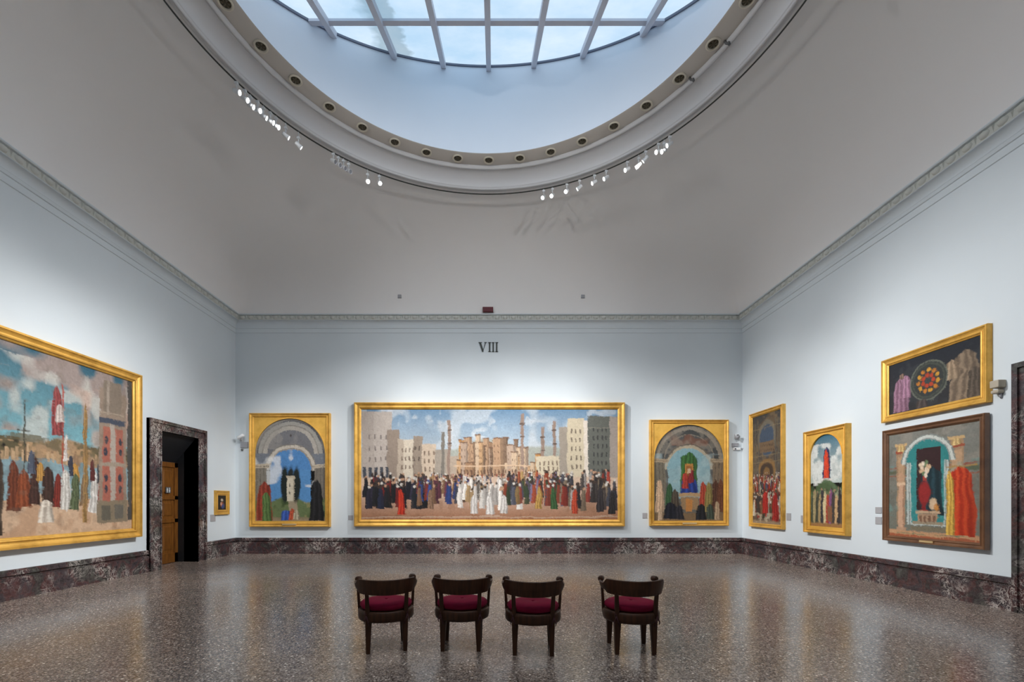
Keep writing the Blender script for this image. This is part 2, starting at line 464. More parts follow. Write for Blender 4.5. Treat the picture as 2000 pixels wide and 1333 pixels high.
for a, b in ((DY0+.01, DY0+.13), (DY1-.13, DY1-.01), ((DY0+DY1)/2-.07, (DY0+DY1)/2+.07)): leaf.box((DB-.02, a, .01), (DB+.012, b, ZB-.02))
lf = leaf.build('door_leaf', M_door, d1, .004)
for (z0, z1) in ((.32,.95), (1.18,1.54), (1.77,2.35)):
    for (y0, y1) in ((DY0+.19, (DY0+DY1)/2-.13), ((DY0+DY1)/2+.13, DY1-.19)):
        MB().frustum((0,0,0), (y1-y0, z1-z0), (0,0,.014), (y1-y0-.08, z1-z0-.08), Matrix.Translation((DB-.015, (y0+y1)/2, (z0+z1)/2)) @ Matrix.Rotation(PI/2, 4, 'Y') @ Matrix.Rotation(PI/2, 4, 'Z')).build('raised_panel', M_door, lf)
# restroom sign: two little figures on a white plate
sgn = thing('restroom_sign', 'small white plate with two black figures on the wooden door', 'sign', (DB+.013, 11.33, 1.84), PI/2)
MB().box((-.085,-.006,-.075), (.085,0,.075)).build('sign_plate', M_darkgrey, sgn)
for sx in (-.036, .036):
    f = MB()
    f.lathe([(.013,-.004),(.013,.004)], 12, Matrix.Translation((sx,-.009,.042)) @ Matrix.Rotation(PI/2,4,'X'))
    if sx < 0: f.box((sx-.018,-.012,-.012), (sx+.018,-.006,.026)); f.box((sx-.012,-.012,-.06), (sx-.002,-.006,-.012)); f.box((sx+.002,-.012,-.06), (sx+.012,-.006,-.012))
    else: f.add([(sx-.010,-.012,.026),(sx+.010,-.012,.026),(sx+.024,-.012,-.03),(sx-.024,-.012,-.03)], [(0,3,2,1)]); f.box((sx-.010,-.012,-.06), (sx-.002,-.006,-.03)); f.box((sx+.002,-.012,-.06), (sx+.010,-.006,-.03))
    f.build('pictogram', M_white, sgn)

d2 = thing('door_2', 'dark marble door surround cut by the right edge of the photo', 'doorway', kind='structure'); del d2['category']
m = MB(); surround(m, XR, 4.39, 6.41, 4.76, 6.04, 3.505, 3.16, -1); m.build('marble_surround', M_marble, d2)
MB().box((XR-.03, 4.76, 0), (XR+.01, 6.04, 3.16)).build('door_leaf', M_door, d2)

# ------------------------------------------------------------------ paintings
rng = np.random.default_rng(8)
def upn(h, w, gh, gw):
    g = rng.random((gh+2, gw+2))
    y = np.linspace(0, gh, h); x = np.linspace(0, gw, w)
    y0 = y.astype(int); x0 = x.astype(int); fy = (y-y0)[:,None]; fx = (x-x0)[None,:]
    fy = fy*fy*(3-2*fy); fx = fx*fx*(3-2*fx)
    a = g[y0][:,x0]; b = g[y0][:,x0+1]; c = g[y0+1][:,x0]; d = g[y0+1][:,x0+1]
    return (a*(1-fx)+b*fx)*(1-fy) + (c*(1-fx)+d*fx)*fy
def lin(c):
    c = np.array(c, float)/255; return np.where(c <= .04045, c/12.92, ((c+.055)/1.055)**2.4)
class Paint:
    """flat pigment laid down on a grid; u runs left to right, v top to bottom, both 0..1"""
    def __init__(s, w, h, dens):
        dens = dens*1.35; s.W = max(24, int(w*dens)); s.H = max(24, int(h*dens)); s.asp = w/h
        s.u = np.linspace(0, 1, s.W)[None,:]*np.ones((s.H,1)); s.v = np.linspace(0, 1, s.H)[:,None]*np.ones((1,s.W))
        s.a = np.zeros((s.H, s.W, 3))
    def noise(s, f): return .6*upn(s.H, s.W, f, max(2,int(f*s.asp))) + .4*upn(s.H, s.W, f*3, max(2,int(f*3*s.asp)))
    def mix(s, m, c): m = np.clip(m,0,1)[...,None]; s.a = s.a*(1-m) + lin(c)*m
    def grad(s, c0, c1, v0=0, v1=1):
        t = np.clip((s.v-v0)/(v1-v0),0,1)[...,None]; m = ((s.v>=v0)&(s.v<=v1))[...,None]
        s.a = np.where(m, lin(c0)*(1-t)+lin(c1)*t, s.a)
    def rect(s, u0, v0, u1, v1, c, soft=.004):
        sx = soft/s.asp
        m = np.clip((s.u-u0)/sx,0,1)*np.clip((u1-s.u)/sx,0,1)*np.clip((s.v-v0)/soft,0,1)*np.clip((v1-s.v)/soft,0,1); s.mix(m, c)
    def ell(s, cu, cv, ru, rv, c, soft=.15, al=1):
        d = np.sqrt(((s.u-cu)/ru)**2+((s.v-cv)/rv)**2); s.mix(al*np.clip((1-d)/soft,0,1), c)
    def cloud(s, f, th, c, v0=0, v1=1, al=.8):
        n = s.noise(f); m = np.clip((n-th)/.12,0,1)*al*((s.v>=v0)&(s.v<=v1)); s.mix(m, c)
    def under(s, fn, c, soft=.01):
        s.mix(np.clip((s.v-fn(s.u))/soft,0,1), c)
    def dab(s, u, v, h, c, wr=.34, head=None):
        """a soft upright stroke standing at v"""
        ru = h*wr/2/s.asp
        d = (s.v-(v-h))/h
        m = (np.abs(s.u-u) < ru*(.45+.55*np.clip(d,0,1))) & (d > 0) & (d < 1); s.mix(m*.95, c)
        m2 = (s.u-u > ru*.1) & m; s.mix(m2*.28, (20,18,18))
        if head is not None: s.ell(u, v-h*1.0, h*.085/s.asp, h*.085, head, .4)
    def form(s, u, v, h, w, c, f=7, top=.35, hi=None):
        """a draped upright mass standing at v, with folds"""
        d = np.clip((s.v-(v-h))/h, 0, 1); half = w/2*(top + (1-top)*np.sqrt(d))*np.clip(d*7, 0, 1)**.6
        wob = (s.noise(4)-.5)*w*.22; x = s.u-u+wob
        m = np.clip((half-np.abs(x))/(w*.05), 0, 1)*((s.v > v-h) & (s.v < v))
        s.mix(m, c); k = .5+.5*np.sin(x/w*f*4*(1.25-.5*d)+s.noise(4)*4)
        s.mix(m*.42*np.clip(k*1.3-.4,0,1), tuple(x_*.45 for x_ in c)); s.mix(m*.30*np.clip(.5-k,0,1)*2, hi or tuple(min(255, x_*1.35+14) for x_ in c))
        s.mix(m*.35*np.clip(x/w*2.2, 0, 1), (18,16,18))
    def arcs(s, cu, cv, radii, cols):
        d = np.sqrt(((s.u-cu)*s.asp)**2+(s.v-cv)**2)
        for r, c in zip(radii, cols): s.mix(((d < r) & (s.v < cv))*1.0, c)
    def texture(s, k=.12):
        n = s.noise(26)*.6 + rng.random((s.H,s.W))*.4; s.a *= (1-k+2*k*n)[...,None]
    def brush(s, n=5000, amp=.012):
        """uneven hand: the forms wobble and short strokes pick up the colour around them"""
        wu = (s.noise(9)-.5)*amp*1.6/s.asp + (s.noise(30)-.5)*amp*.3/s.asp; wv = (s.noise(9)-.5)*amp*1.6 + (s.noise(30)-.5)*amp*.3
        j = np.clip(((np.linspace(0,1,s.W)[None,:]+wu)*(s.W-1)).astype(int), 0, s.W-1); i = np.clip(((s.v+wv)*(s.H-1)).astype(int), 0, s.H-1)
        s.a = s.a[i, j]; out = s.a.copy()
        n = int(n*s.W*s.H/60000)
        for _ in range(n):
            y, x = int(rng.integers(s.H)), int(rng.integers(s.W)); c = s.a[y, x]*(.78+.42*rng.random())
            h, w = (1+int(rng.integers(3)), 1+int(rng.integers(3)))
            if rng.random() < .5: h += 2
            else: w += 2
            out[y:y+h, x:x+w] = out[y:y+h, x:x+w]*.5 + c*.5
        s.a = out
    def col(s): return np.clip(s.a, .002, .85)

M_canvas = bpy.data.materials.new('painted_canvas'); M_canvas.use_nodes = True
_b = M_canvas.node_tree.nodes['Principled BSDF']; _a = M_canvas.node_tree.nodes.new('ShaderNodeVertexColor'); _a.layer_name = 'pigment'
M_canvas.node_tree.links.new(_a.outputs[0], _b.inputs['Base Color']); _b.inputs['Roughness'].default_value = .55; _b.inputs['Specular IOR Level'].default_value = .25

def canvas(P, x0, z0, x1, z1, y, parent):
    H, Wd = P.H, P.W
    X, Z = np.meshgrid(np.linspace(x0, x1, Wd), np.linspace(z1, z0, H))
    V = np.stack([X, np.full_like(X, y), Z], -1).reshape(-1, 3)
    i = np.arange(H*Wd).reshape(H, Wd)
    F = np.stack([i[:-1,:-1], i[1:,:-1], i[1:,1:], i[:-1,1:]], -1).reshape(-1)
    nf = len(F)//4
    me = bpy.data.meshes.new('canvas'); me.vertices.add(len(V)); me.vertices.foreach_set('co', V.ravel())
    me.loops.add(len(F)); me.loops.foreach_set('vertex_index', F.astype(np.int32))
    me.polygons.add(nf); me.polygons.foreach_set('loop_start', np.arange(0, nf*4, 4, dtype=np.int32))
    me.update(calc_edges=True)
    at = me.color_attributes.new('pigment', 'FLOAT_COLOR', 'POINT')
    c = np.concatenate([P.col().reshape(-1,3), np.ones((H*Wd,1))], 1); at.data.foreach_set('color', c.ravel())
    me.materials.append(M_canvas)
    o = bpy.data.objects.new('canvas', me); COL.objects.link(o); o.parent = parent; return o

def frame_mesh(w, h, prof):
    m = MB(); vs = []
    for i, d in prof:
        vs += [(-w/2+i, -d, i), (w/2-i, -d, i), (w/2-i, -d, h-i), (-w/2+i, -d, h-i)]
    fs = []
    for j in range(len(prof)-1):
        for k in range(4):
            l = (k+1) % 4; fs.append((4*j+k, 4*j+l, 4*(j+1)+l, 4*(j+1)+k))
    return m.add(vs, fs)
def moulding(fw, d):
    return [(0,0), (0,d*.86), (.008,d), (fw*.20,d), (fw*.25,d*.90), (fw*.36,d*.80), (fw*.50,d*.72), (fw*.62,d*.72), (fw*.65,d*.80), (fw*.72,d*.84), (fw*.80,d*.80), (fw*.84,d*.66), (fw*.93,d*.60), (fw,d*.52), (fw,d*.30)]

def spandrel(w, h, fw, d, ml, mr, mt, mb_, parent, material):
    """gilded board with a round-headed opening"""
    x0, x1, z0, z1 = -w/2+fw*.9, w/2-fw*.9, fw*.9, h-fw*.9
    a0, a1 = -w/2+ml, w/2-mr; r = (a1-a0)/2; cx = (a0+a1)/2; top = h-mt; sp = top-r; bot = mb_
    yf, yb = -d*.58, -d*.40
    m = MB()
    q = lambda X0, Z0, X1, Z1: m.add([(X0,yf,Z0),(X1,yf,Z0),(X1,yf,Z1),(X0,yf,Z1)], [(0,1,2,3)])
    q(x0, z0, a0, z1); q(a1, z0, x1, z1); q(a0, z0, a1, bot)
    N = 48; arc = [(cx - r*math.cos(PI*i/N), sp + r*math.sin(PI*i/N)) for i in range(N+1)]
    for i in range(N):
        (xa, za), (xb, zb) = arc[i], arc[i+1]
        m.add([(xa,yf,za),(xb,yf,zb),(xb,yf,z1),(xa,yf,z1)], [(0,1,2,3)])
    loop = [(a0, bot)] + arc + [(a1, bot)]
    for i in range(len(loop)):
        (xa, za), (xb, zb) = loop[i], loop[(i+1) % len(loop)]
        m.add([(xa,yf,za),(xb,yf,zb),(xb,yb,zb),(xa,yb,za)], [(3,2,1,0)])
    # raised edge around the arch
    for i in range(N):
        (xa, za), (xb, zb) = arc[i], arc[i+1]
        oa = (cx + (xa-cx)*1.035, sp + (za-sp)*1.035); ob = (cx + (xb-cx)*1.035, sp + (zb-sp)*1.035)
        m.add([(xa,yf-.012,za),(xb,yf-.012,zb),(ob[0],yf-.012,ob[1]),(oa[0],yf-.012,oa[1]),(xa,yf,za),(xb,yf,zb),(ob[0],yf,ob[1]),(oa[0],yf,oa[1])],
              [(0,1,2,3),(0,4,5,1),(3,2,6,7)])
    m.build('spandrel_panel', material, parent)
    return a0, bot, a1, top, yb

def painting(label, wall, c0, c1, z0, z1, fw, d, paint, dens=64, gap=0.0, arch=None, material=None, plate=None, name='framed_painting'):
    """c0..c1 left and right edge along the wall as seen from the room"""
    w, h = abs(c1-c0), z1-z0; mid = (c0+c1)/2
    loc, rz = {'back': ((mid, YB-gap, z0), 0), 'left': ((XL+gap, mid, z0), PI/2), 'right': ((XR-gap, mid, z0), -PI/2)}[wall]
    t = thing(name, label, 'painting', loc, rz)
    mt_ = material or M_gold
    frame_mesh(w, h, moulding(fw, d)).build('frame', mt_, t)
    MB().box((-w/2+.02, -.02, .02), (w/2-.02, 0.0, h-.02)).build('backing_board', M_brownframe, t)
    if arch:
        a0, b0, a1, t1, yb = spandrel(w, h, fw, d, *arch, t, M_goldflat)
        P = Paint(a1-a0+.04, t1-b0+.04, dens); paint(P); P.brush(); P.texture()
        canvas(P, a0-.02, b0-.02, a1+.02, t1+.02, yb+.002, t)
    else:
        P = Paint(w-2*fw, h-2*fw, dens); paint(P); P.brush(); P.texture()
        canvas(P, -w/2+fw-.01, fw-.01, w/2-fw+.01, h-fw+.01, -d*.40, t)
    if plate:
        px, pw, ph, pz = plate
        MB().box((px-pw/2, -d-.004, pz), (px+pw/2, -d+.01, pz+ph)).build('name_plate', M_brass, t)
    return t

SKIN = (176,138,112)
def crowd(P, u0, u1, v0, v1, h0, h1, n, cols, heads=True):
    pts = sorted([(v0+(v1-v0)*rng.random(), u0+(u1-u0)*rng.random()) for _ in range(n)])
    for v, u in pts:
        t = (v-v0)/(v1-v0+1e-6); h = h0+(h1-h0)*t
        c = cols[int(rng.integers(len(cols)))]; c = tuple(np.clip(np.array(c)*(.8+.4*rng.random()), 0, 255))
        hc = [SKIN, (60,48,42), (196,190,182), (60,48,42)][int(rng.integers(4))] if heads else None
        P.dab(u, v, h, c, .30, hc)

def windows(P, u0, v0, u1, v1, nu, nv, c, du=.0035, dv=.022):
    for i in range(nu):
        for j in range(nv):
            u = u0+(u1-u0)*(i+.5)/nu; v = v0+(v1-v0)*(j+.5)/nv; P.rect(u-du, v-dv, u+du, v+dv, c)
def p_square(P):      # wide canvas: a pale walled town on a slope behind a market crowd
    P.grad((98,130,158), (186,196,202), 0, .5); P.cloud(4, .52, (200,204,206), 0, .4, .5); P.cloud(9, .62, (214,214,212), 0, .3, .4)
    P.under(lambda u: .33+.05*np.sin(u*9)+.03*np.sin(u*23), (156,160,152), .02)
    P.rect(0, .02, .12, .72, (174,164,156)); P.rect(0, .02, .05, .72, (164,154,146)); P.rect(.10, .18, .15, .70, (138,124,112)); P.rect(.14, .27, .21, .68, (200,188,170)); P.rect(.14,.27,.165,.68,(172,158,142))
    P.rect(.20, .24, .24, .66, (146,132,118)); P.rect(.235, .31, .29, .66, (196,178,158)); P.rect(.285, .36, .34, .64, (156,146,134)); P.rect(.31,.20,.325,.6,(118,112,104)); P.rect(.33, .42, .38, .64, (168,152,136))
    windows(P, .02, .2, .11, .5, 4, 3, (120,112,108)); windows(P, .15, .33, .21, .56, 4, 3, (120,104,92)); windows(P, .24, .36, .29, .58, 3, 3, (122,104,90)); windows(P, .20,.30,.235,.5,2,2,(88,78,70))
    for i in range(46):   # terraces of houses climbing to the middle
        u = .35+.33*rng.random(); top = .16+.9*abs(u+.02-.51)+.26*rng.random(); w = .012+.030*rng.random()
        c = [(170,138,110),(150,118,90),(190,166,140),(138,108,84),(178,130,76),(170,148,130),(186,150,112),(120,98,80)][int(rng.integers(8))]
        P.rect(u, top, u+w, .64, c); P.rect(u+w*.7, top, u+w, .64, tuple(x*.78 for x in c)); P.rect(u-.002, top, u+w+.002, top+.014, (110,84,66))
        windows(P, u, top+.05, u+w*.7, top+.22, 2, 3, (84,62,50), .002, .012)
    for u, t in ((.335,.1),(.62,.04),(.70,.16),(.745,.10)): P.rect(u, t, u+.014, .6, (140,120,108)); P.rect(u-.003, t+.08, u+.017, t+.1, (96,80,72)); P.rect(u-.003, t+.2, u+.017, t+.215, (96,80,72))
    P.rect(.36, .50, .66, .515, (196,168,140)); windows(P, .37, .54, .66, .60, 22, 1, (96,70,56), .003, .03)
    P.rect(.68, .42, .78, .64, (196,184,160)); windows(P, .69,.46,.77,.56,5,2,(120,104,90)); P.rect(.77, .16, .805, .66, (150,140,128)); P.rect(.80, .08, .87, .70, (190,178,154)); P.rect(.865, .10, .885, .70, (206,196,184)); P.rect(.88, .06, 1, .72, (92,94,88)); P.rect(.965,.06,1,.72,(150,140,132))
    windows(P, .81, .16, .86, .56, 3, 5, (110,98,86)); windows(P, .895, .14, .96, .60, 4, 6, (58,58,58)); P.rect(.88,.16,.965,.172,(120,116,106))
    windows(P, 0, .52, .11, .68, 5, 1, (64,68,76), .007, .08)
    P.under(lambda u: .60+.02*np.abs(u-.5), (190,166,146), .012); P.grad((194,170,152), (146,100,72), .66, 1.0)
    P.cloud(8, .6, (126,88,64), .7, 1, .4); P.cloud(14, .6, (206,180,156), .62, .8, .4)
    for k in range(9): P.rect(.02+.11*k, .97-.004*k%.02, .10+.11*k, .975, (176,146,126))
    crowd(P, .30, .80, .61, .66, .035, .05, 120, [(130,66,56),(80,80,96),(150,122,92),(60,60,60),(186,170,152)], False)
    crowd(P, .01, .26, .72, .90, .15, .20, 95, [(30,30,38),(28,30,34),(42,40,54),(108,36,34),(34,38,54),(28,28,30)])
    crowd(P, .22, .42, .70, .87, .13, .17, 52, [(132,54,42),(46,66,120),(106,80,60),(80,42,54),(60,60,68),(150,118,84)])
    crowd(P, .38, .62, .72, .91, .13, .18, 74, [(196,190,184),(186,180,174),(176,170,164),(120,112,104),(150,124,90),(200,196,190)])
    crowd(P, .56, .82, .69, .88, .14, .18, 92, [(120,58,44),(58,72,50),(138,112,72),(68,70,80),(98,88,108),(46,44,44),(150,70,44)])
    crowd(P, .78, .99, .70, .93, .15, .20, 56, [(136,52,40),(46,44,46),(112,98,82),(66,60,58),(156,150,146),(60,62,70)])
    for u, v, h, w, c in ((.155,.95,.24,.032,(176,50,32)),(.83,.94,.22,.03,(168,66,44)),(.93,.93,.24,.032,(52,48,50)),(.975,.95,.22,.03,(44,42,42)),(.75,.90,.2,.03,(54,84,50)),(.27,.9,.18,.026,(128,100,80)),(.44,.94,.17,.034,(200,194,188)),(.50,.95,.18,.036,(206,200,194)),(.555,.94,.17,.034,(196,190,184)),(.69,.9,.2,.03,(164,130,70))):
        P.form(u, v, h, w, c, 5)
    P.rect(0, .965, 1, .98, (170,144,124))
def p_harbour(P):     # large left canvas: harbour under a teal sky
    P.u = (P.u-.28)/.72
    P.grad((44,84,102), (112,158,168), 0, .48); P.cloud(3, .5, (150,132,124), 0, .45, .85); P.cloud(5, .58, (178,178,172), .05, .5, .7); P.cloud(4, .6, (178,142,122), .12, .5, .6)
    P.under(lambda u: .49+.05*np.sin(u*8+1), (150,124,96), .02); P.cloud(12, .52, (92,84,60), .46, .62, .8); P.cloud(18, .55, (170,138,104), .5, .62, .8)
    P.under(lambda u: .585+.01*np.sin(u*30), (124,150,158), .01); P.cloud(10, .5, (96,112,116), .58, .72, .6)
    P.grad((176,146,118), (196,150,114), .80, 1.0); P.under(lambda u: .78+.02*np.sin(u*14), (184,156,130), .02); P.cloud(9, .52, (156,120,92), .8, 1, .5)
    for i in range(24):
        u = .02+.7*rng.random(); P.rect(u, .50+.05*rng.random(), u+.02, .60, [(160,134,104),(130,104,80),(178,150,118)][int(rng.integers(3))])
    P.rect(.20, .28, .212, .80, (60,58,48)); P.rect(.165, .44, .245, .452, (60,58,48))
    P.rect(.435, .14, .447, .82, (158,56,40)); P.form(.405, .44, .28, .08, (130,60,60), 6, .4); P.form(.42, .36, .10, .06, (186,172,166), 5, .5); P.form(.46, .58, .16, .03, (196,188,182), 4)
    for u, v, h, w, c in ((.04,.98,.5,.10,(70,58,48)),(.14,.86,.26,.09,(96,48,30)),(.20,.84,.20,.10,(122,62,36)),(.27,.83,.26,.07,(62,40,34)),(.25,.66,.12,.05,(72,78,92)),(.30,.70,.10,.05,(170,128,66)),
                          (.34,.84,.22,.09,(56,38,32)),(.40,.85,.20,.06,(110,42,34)),(.46,.86,.24,.08,(190,186,178)),(.50,.66,.12,.05,(52,54,66)),(.53,.70,.12,.05,(176,132,66)),(.52,.86,.22,.07,(80,90,64)),
                          (.68,.88,.26,.10,(200,196,190)),(.65,.68,.13,.05,(84,40,38)),(.72,.70,.13,.06,(56,58,66)),(.73,.84,.18,.06,(120,44,36)),(.585,.84,.2,.06,(120,96,70))):
        P.form(u, v, h, w, c, 6, .45)
    P.form(.60, .94, .72, .036, (138,108,66), 3, .9); P.form(.33, .93, .13, .10, (196,184,170), 4, .5)
    # tower of stone with rosy inlays
    P.u = 1-(1-P.u)*.72
    P.rect(.79, .10, .96, .92, (136,120,106)); P.rect(.815, .04, .93, .26, (120,108,96)); P.rect(.835,.04,.855,.26,(150,138,126)); P.rect(.81, .34, .94, .84, (152,92,78)); P.rect(.855, .30, .89, .84, (158,148,138))
    P.rect(.79, .28, .95, .32, (64,70,84)); P.rect(.80, .56, .95, .59, (144,132,118)); P.rect(.775, .80, .965, .95, (122,110,92)); P.rect(.80,.83,.86,.93,(90,86,76)); P.rect(.88,.83,.94,.93,(96,92,84)); P.rect(.79,.24,.95,.255,(150,136,120))
    for v in (.42,.49,.66,.73): P.ell(.832, v, .012, .028, (52,54,64), .2); P.ell(.918, v, .012, .028, (52,54,64), .2)
    P.rect(.965, .0, 1, .94, (70,68,66)); P.cloud(14, .6, (104,92,80), 0, 1, .25)
def arcade(P, cols, base, top_v, capc):
    P.rect(0, top_v, .17, 1, cols[0]); P.rect(.83, top_v, 1, 1, cols[1])
    for u in (.03,.08,.13,.87,.92,.97): P.rect(u-.006, top_v, u+.006, 1, tuple(x*.7 for x in cols[0]))
    P.rect(0, top_v-.03, .20, top_v+.012, capc); P.rect(.80, top_v-.03, 1, top_v+.012, capc); P.rect(0, top_v-.012, .2, top_v-.004, (84,76,66)); P.rect(.8, top_v-.012, 1, top_v-.004, (84,76,66))
def p_vault(P):       # round-headed landscape with cypresses seen through an arcade
    P.grad((120,122,126), (104,110,120), 0, .5); k = P.asp
    P.arcs(.5, k/2+.0, [k*.55, k*.47, k*.45, k*.40, k*.385, k*.33], [(128,124,118),(92,92,96),(150,148,142),(128,124,118),(164,158,150),(110,110,114)])
    P.cloud(7, .5, (150,146,140), 0, .3, .45)
    P.arcs(.5, .50, [.37*k, .355*k, .31*k, .29*k], [(120,116,110),(184,176,164),(140,134,126),(78,126,178)]); P.rect(.215, .49, .785, .86, (84,134,184)); P.cloud(6, .55, (214,216,216), .3, .66, .7)
    arcade(P, ((122,116,106),(112,106,98)), 0, .47, (176,164,146))
    P.under(lambda u: .77+.03*np.sin(u*10), (96,110,74), .02); P.cloud(9, .5, (64,80,46), .78, 1, .8); P.cloud(12, .55, (150,140,96), .8, 1, .6); P.grad((118,108,84), (150,132,106), .95, 1); P.rect(.47,.72,.6,.98,(150,138,116))
    P.ell(.5,.17,.02,.012,(60,54,48),.4); P.rect(.497,.05,.503,.28,(66,60,54))
    P.ell(.42,.64,.065,.20,(30,38,36),.25); P.ell(.58,.64,.065,.19,(32,40,38),.25); P.ell(.50,.60,.05,.16,(36,42,42),.3); P.rect(.445,.56,.555,.80,(196,188,168)); P.rect(.435,.55,.565,.575,(176,166,146)); P.rect(.535,.575,.555,.80,(150,142,124)); P.rect(.48,.62,.50,.66,(92,86,78)); P.rect(.48,.70,.50,.74,(92,86,78))
    P.form(.86, .985, .40, .23, (32,32,34), 5, .4); P.form(.14, .985, .38, .24, (134,58,44), 6, .4); P.form(.16, .99, .28, .14, (84,110,62), 5, .6)
    P.form(.44, .985, .10, .16, (56,86,160), 5, .6); P.form(.52, .985, .12, .10, (170,76,50), 5, .5); P.form(.58,.98,.1,.1,(170,160,136),4,.6)
def p_curtain(P):     # round-headed interior with a green curtain
    P.grad((70,72,74), (90,90,84), 0, 1); k = P.asp
    P.arcs(.5, k/2, [k*.5, k*.47, k*.42, k*.36, k*.345], [(92,92,90),(128,120,108),(64,66,66),(120,112,100),(74,76,76)]); P.cloud(5, .56, (112,74,58), 0, .22, .7); P.cloud(9, .55, (140,132,120), 0, .3, .4)
    P.arcs(.5, .46, [.36*k, .34*k, .30*k], [(96,90,80),(158,148,128),(120,152,160)]); P.rect(.20, .45, .80, .76, (126,154,160)); P.cloud(6,.55,(150,168,170),.3,.6,.5)
    arcade(P, ((104,98,86),(112,98,82)), 0, .38, (150,134,112))
    P.form(.495, .72, .44, .25, (52,90,46), 6, .95); P.rect(.44, .40, .56, .60, (166,116,60)); P.rect(.455,.42,.545,.6,(132,88,48))
    P.form(.50, .72, .17, .27, (36,56,122), 6, .6); P.form(.45, .66, .16, .10, (150,54,46), 5, .5); P.form(.53,.60,.14,.10,(120,40,44),5,.5); P.form(.50,.50,.05,.06,(190,160,130),3,.7)
    P.rect(.35, .70, .67, .74, (160,132,98)); P.rect(.38, .74, .64, .88, (134,110,82)); P.rect(.45, .76, .55, .90, (170,116,64)); P.under(lambda u: .90+0*u, (114,94,70), .02)
    for u, h, c in ((.08,.34,(186,156,128)),(.22,.30,(50,80,52)),(.31,.24,(72,64,54)),(.70,.32,(150,62,46)),(.78,.32,(124,112,66)),(.87,.34,(76,50,40)),(.95,.34,(96,60,44))): P.form(u, .90, h, .13, c, 6, .4)
    P.form(.24, .975, .18, .20, (28,30,38), 5, .5); P.form(.36, .975, .15, .14, (40,40,46), 5, .5); P.form(.68, .985, .17, .16, (30,32,36), 5, .5); P.form(.80,.98,.16,.12,(60,70,60),5,.5); P.form(.10,.985,.12,.08,(176,152,126),4,.6); P.form(.90,.985,.2,.08,(158,136,110),4,.5)
def p_hall(P):        # tall narrow canvas: dim hall of arches above a red-robed throng
    P.grad((62,62,62), (92,76,64), 0, 1); P.cloud(9, .5, (104,86,64), 0, .6, .7); P.cloud(16, .55, (128,108,80), 0, .6, .4)
    P.ell(.5, .22, .32, .17, (110,104,92), .1); P.ell(.5, .24, .26, .15, (66,80,98), .1); P.rect(.24, .25, .76, .35, (112,92,72)); windows(P,.26,.26,.74,.35,8,2,(66,56,50),.015,.012)
    P.ell(.5, .50, .34, .10, (130,100,64), .15); P.ell(.5,.52,.26,.09,(66,54,46),.2); P.ell(.5,.53,.12,.06,(120,92,58),.3)
    for u in (.05,.12,.2,.8,.88,.95): P.rect(u-.02, .06, u+.02, .62, (96,92,82)); P.rect(u+.008, .06, u+.02, .62, (58,56,54))
    for v in (.12,.37,.43): P.rect(0, v, 1, v+.008, (134,118,90))
    crowd(P, .03, .97, .58, .72, .05, .09, 120, [(140,46,38),(70,72,60),(166,152,134),(60,60,80),(140,104,60),(150,44,36)])
    crowd(P, .03, .97, .76, .95, .09, .14, 80, [(130,40,34),(50,48,54),(166,158,142),(72,68,52),(110,80,58)])
    P.form(.45, .90, .2, .22, (156,40,34), 6, .5); P.form(.78, .97, .26, .22, (140,36,32), 6, .5); P.form(.2,.92,.18,.16,(60,50,46),5,.5); P.under(lambda u: .955+0*u, (136,118,96), .02); P.cloud(20,.55,(190,176,150),.9,1,.5)
def p_cloudtree(P):   # round-headed landscape: scarlet poplar against teal sky
    P.grad((46,94,116), (168,180,176), 0, .52); P.cloud(5, .5, (206,208,204), .1, .55, .85); P.cloud(10, .58, (150,160,160), .1, .5, .5)
    P.form(.50, .48, .34, .26, (40,48,84), 6, .4); P.form(.49, .47, .30, .17, (204,66,40), 5, .45); P.ell(.5, .485, .2, .018, (210,204,196), .4)
    P.under(lambda u: .53+.06*np.cos(u*6.3), (78,98,70), .02); P.under(lambda u: .60+.03*np.sin(u*12), (132,138,112), .03); P.cloud(10, .52, (66,84,54), .52, .8, .7)
    cs = [(66,72,58),(150,136,98),(60,64,54),(150,130,92),(54,52,56),(196,176,136),(156,62,48),(120,74,110),(64,58,56),(186,150,110),(50,46,48),(84,72,60)]
    for i, c in enumerate(cs): P.form(.06+.08*i, .955-.02*((i*3)%3), .32+.03*((i*5)%3), .14, c, 6, .45)
    for i in range(16): P.ell(.05+.06*i, .60+.02*math.sin(i*2.3), .022, .016, [(60,50,42),(150,120,98)][i%2], .4)
    P.rect(.52,.76,.66,.93,(120,84,60)); P.under(lambda u: .94+0*u, (146,106,64), .02)
def p_disc(P):        # dark still life: a large plate between two heaps of cloth
    P.grad((34,38,46), (44,44,46), 0, 1); k = P.asp; P.cloud(4,.5,(54,58,62),0,1,.5)
    P.form(.15, .97, .66, .22, (134,98,118), 7, .5, (186,150,172)); P.form(.22, .72, .44, .12, (150,112,134), 5, .5); P.form(.16,.34,.10,.07,(120,98,86),3,.7)
    P.form(.84, .99, .84, .34, (118,102,86), 7, .4, (170,150,126)); P.form(.72, .60, .34, .16, (146,126,104), 5, .5); P.form(.93,.98,.5,.16,(84,74,64),5,.5)
    P.ell(.47, .50, .37/k, .37, (96,100,90), .04); P.ell(.47, .50, .345/k, .345, (56,60,58), .04); P.ell(.47, .50, .31/k, .31, (70,74,66), .04); P.ell(.47, .50, .29/k, .29, (50,54,54), .04)
    for i in range(11):
        a = i*2*PI/11+.2; P.ell(.47+.19*math.cos(a)/k, .50+.19*math.sin(a), .045/k, .045, [(190,140,52),(176,112,44)][i%2], .3)
    for i in range(7):
        a = i*2*PI/7; P.ell(.47+.10*math.cos(a)/k, .50+.10*math.sin(a), .045/k, .045, (168,64,38), .3)
    P.ell(.47, .50, .07/k, .07, (56,64,66), .2); P.form(.40,.98,.16,.14,(70,62,60),4,.7)
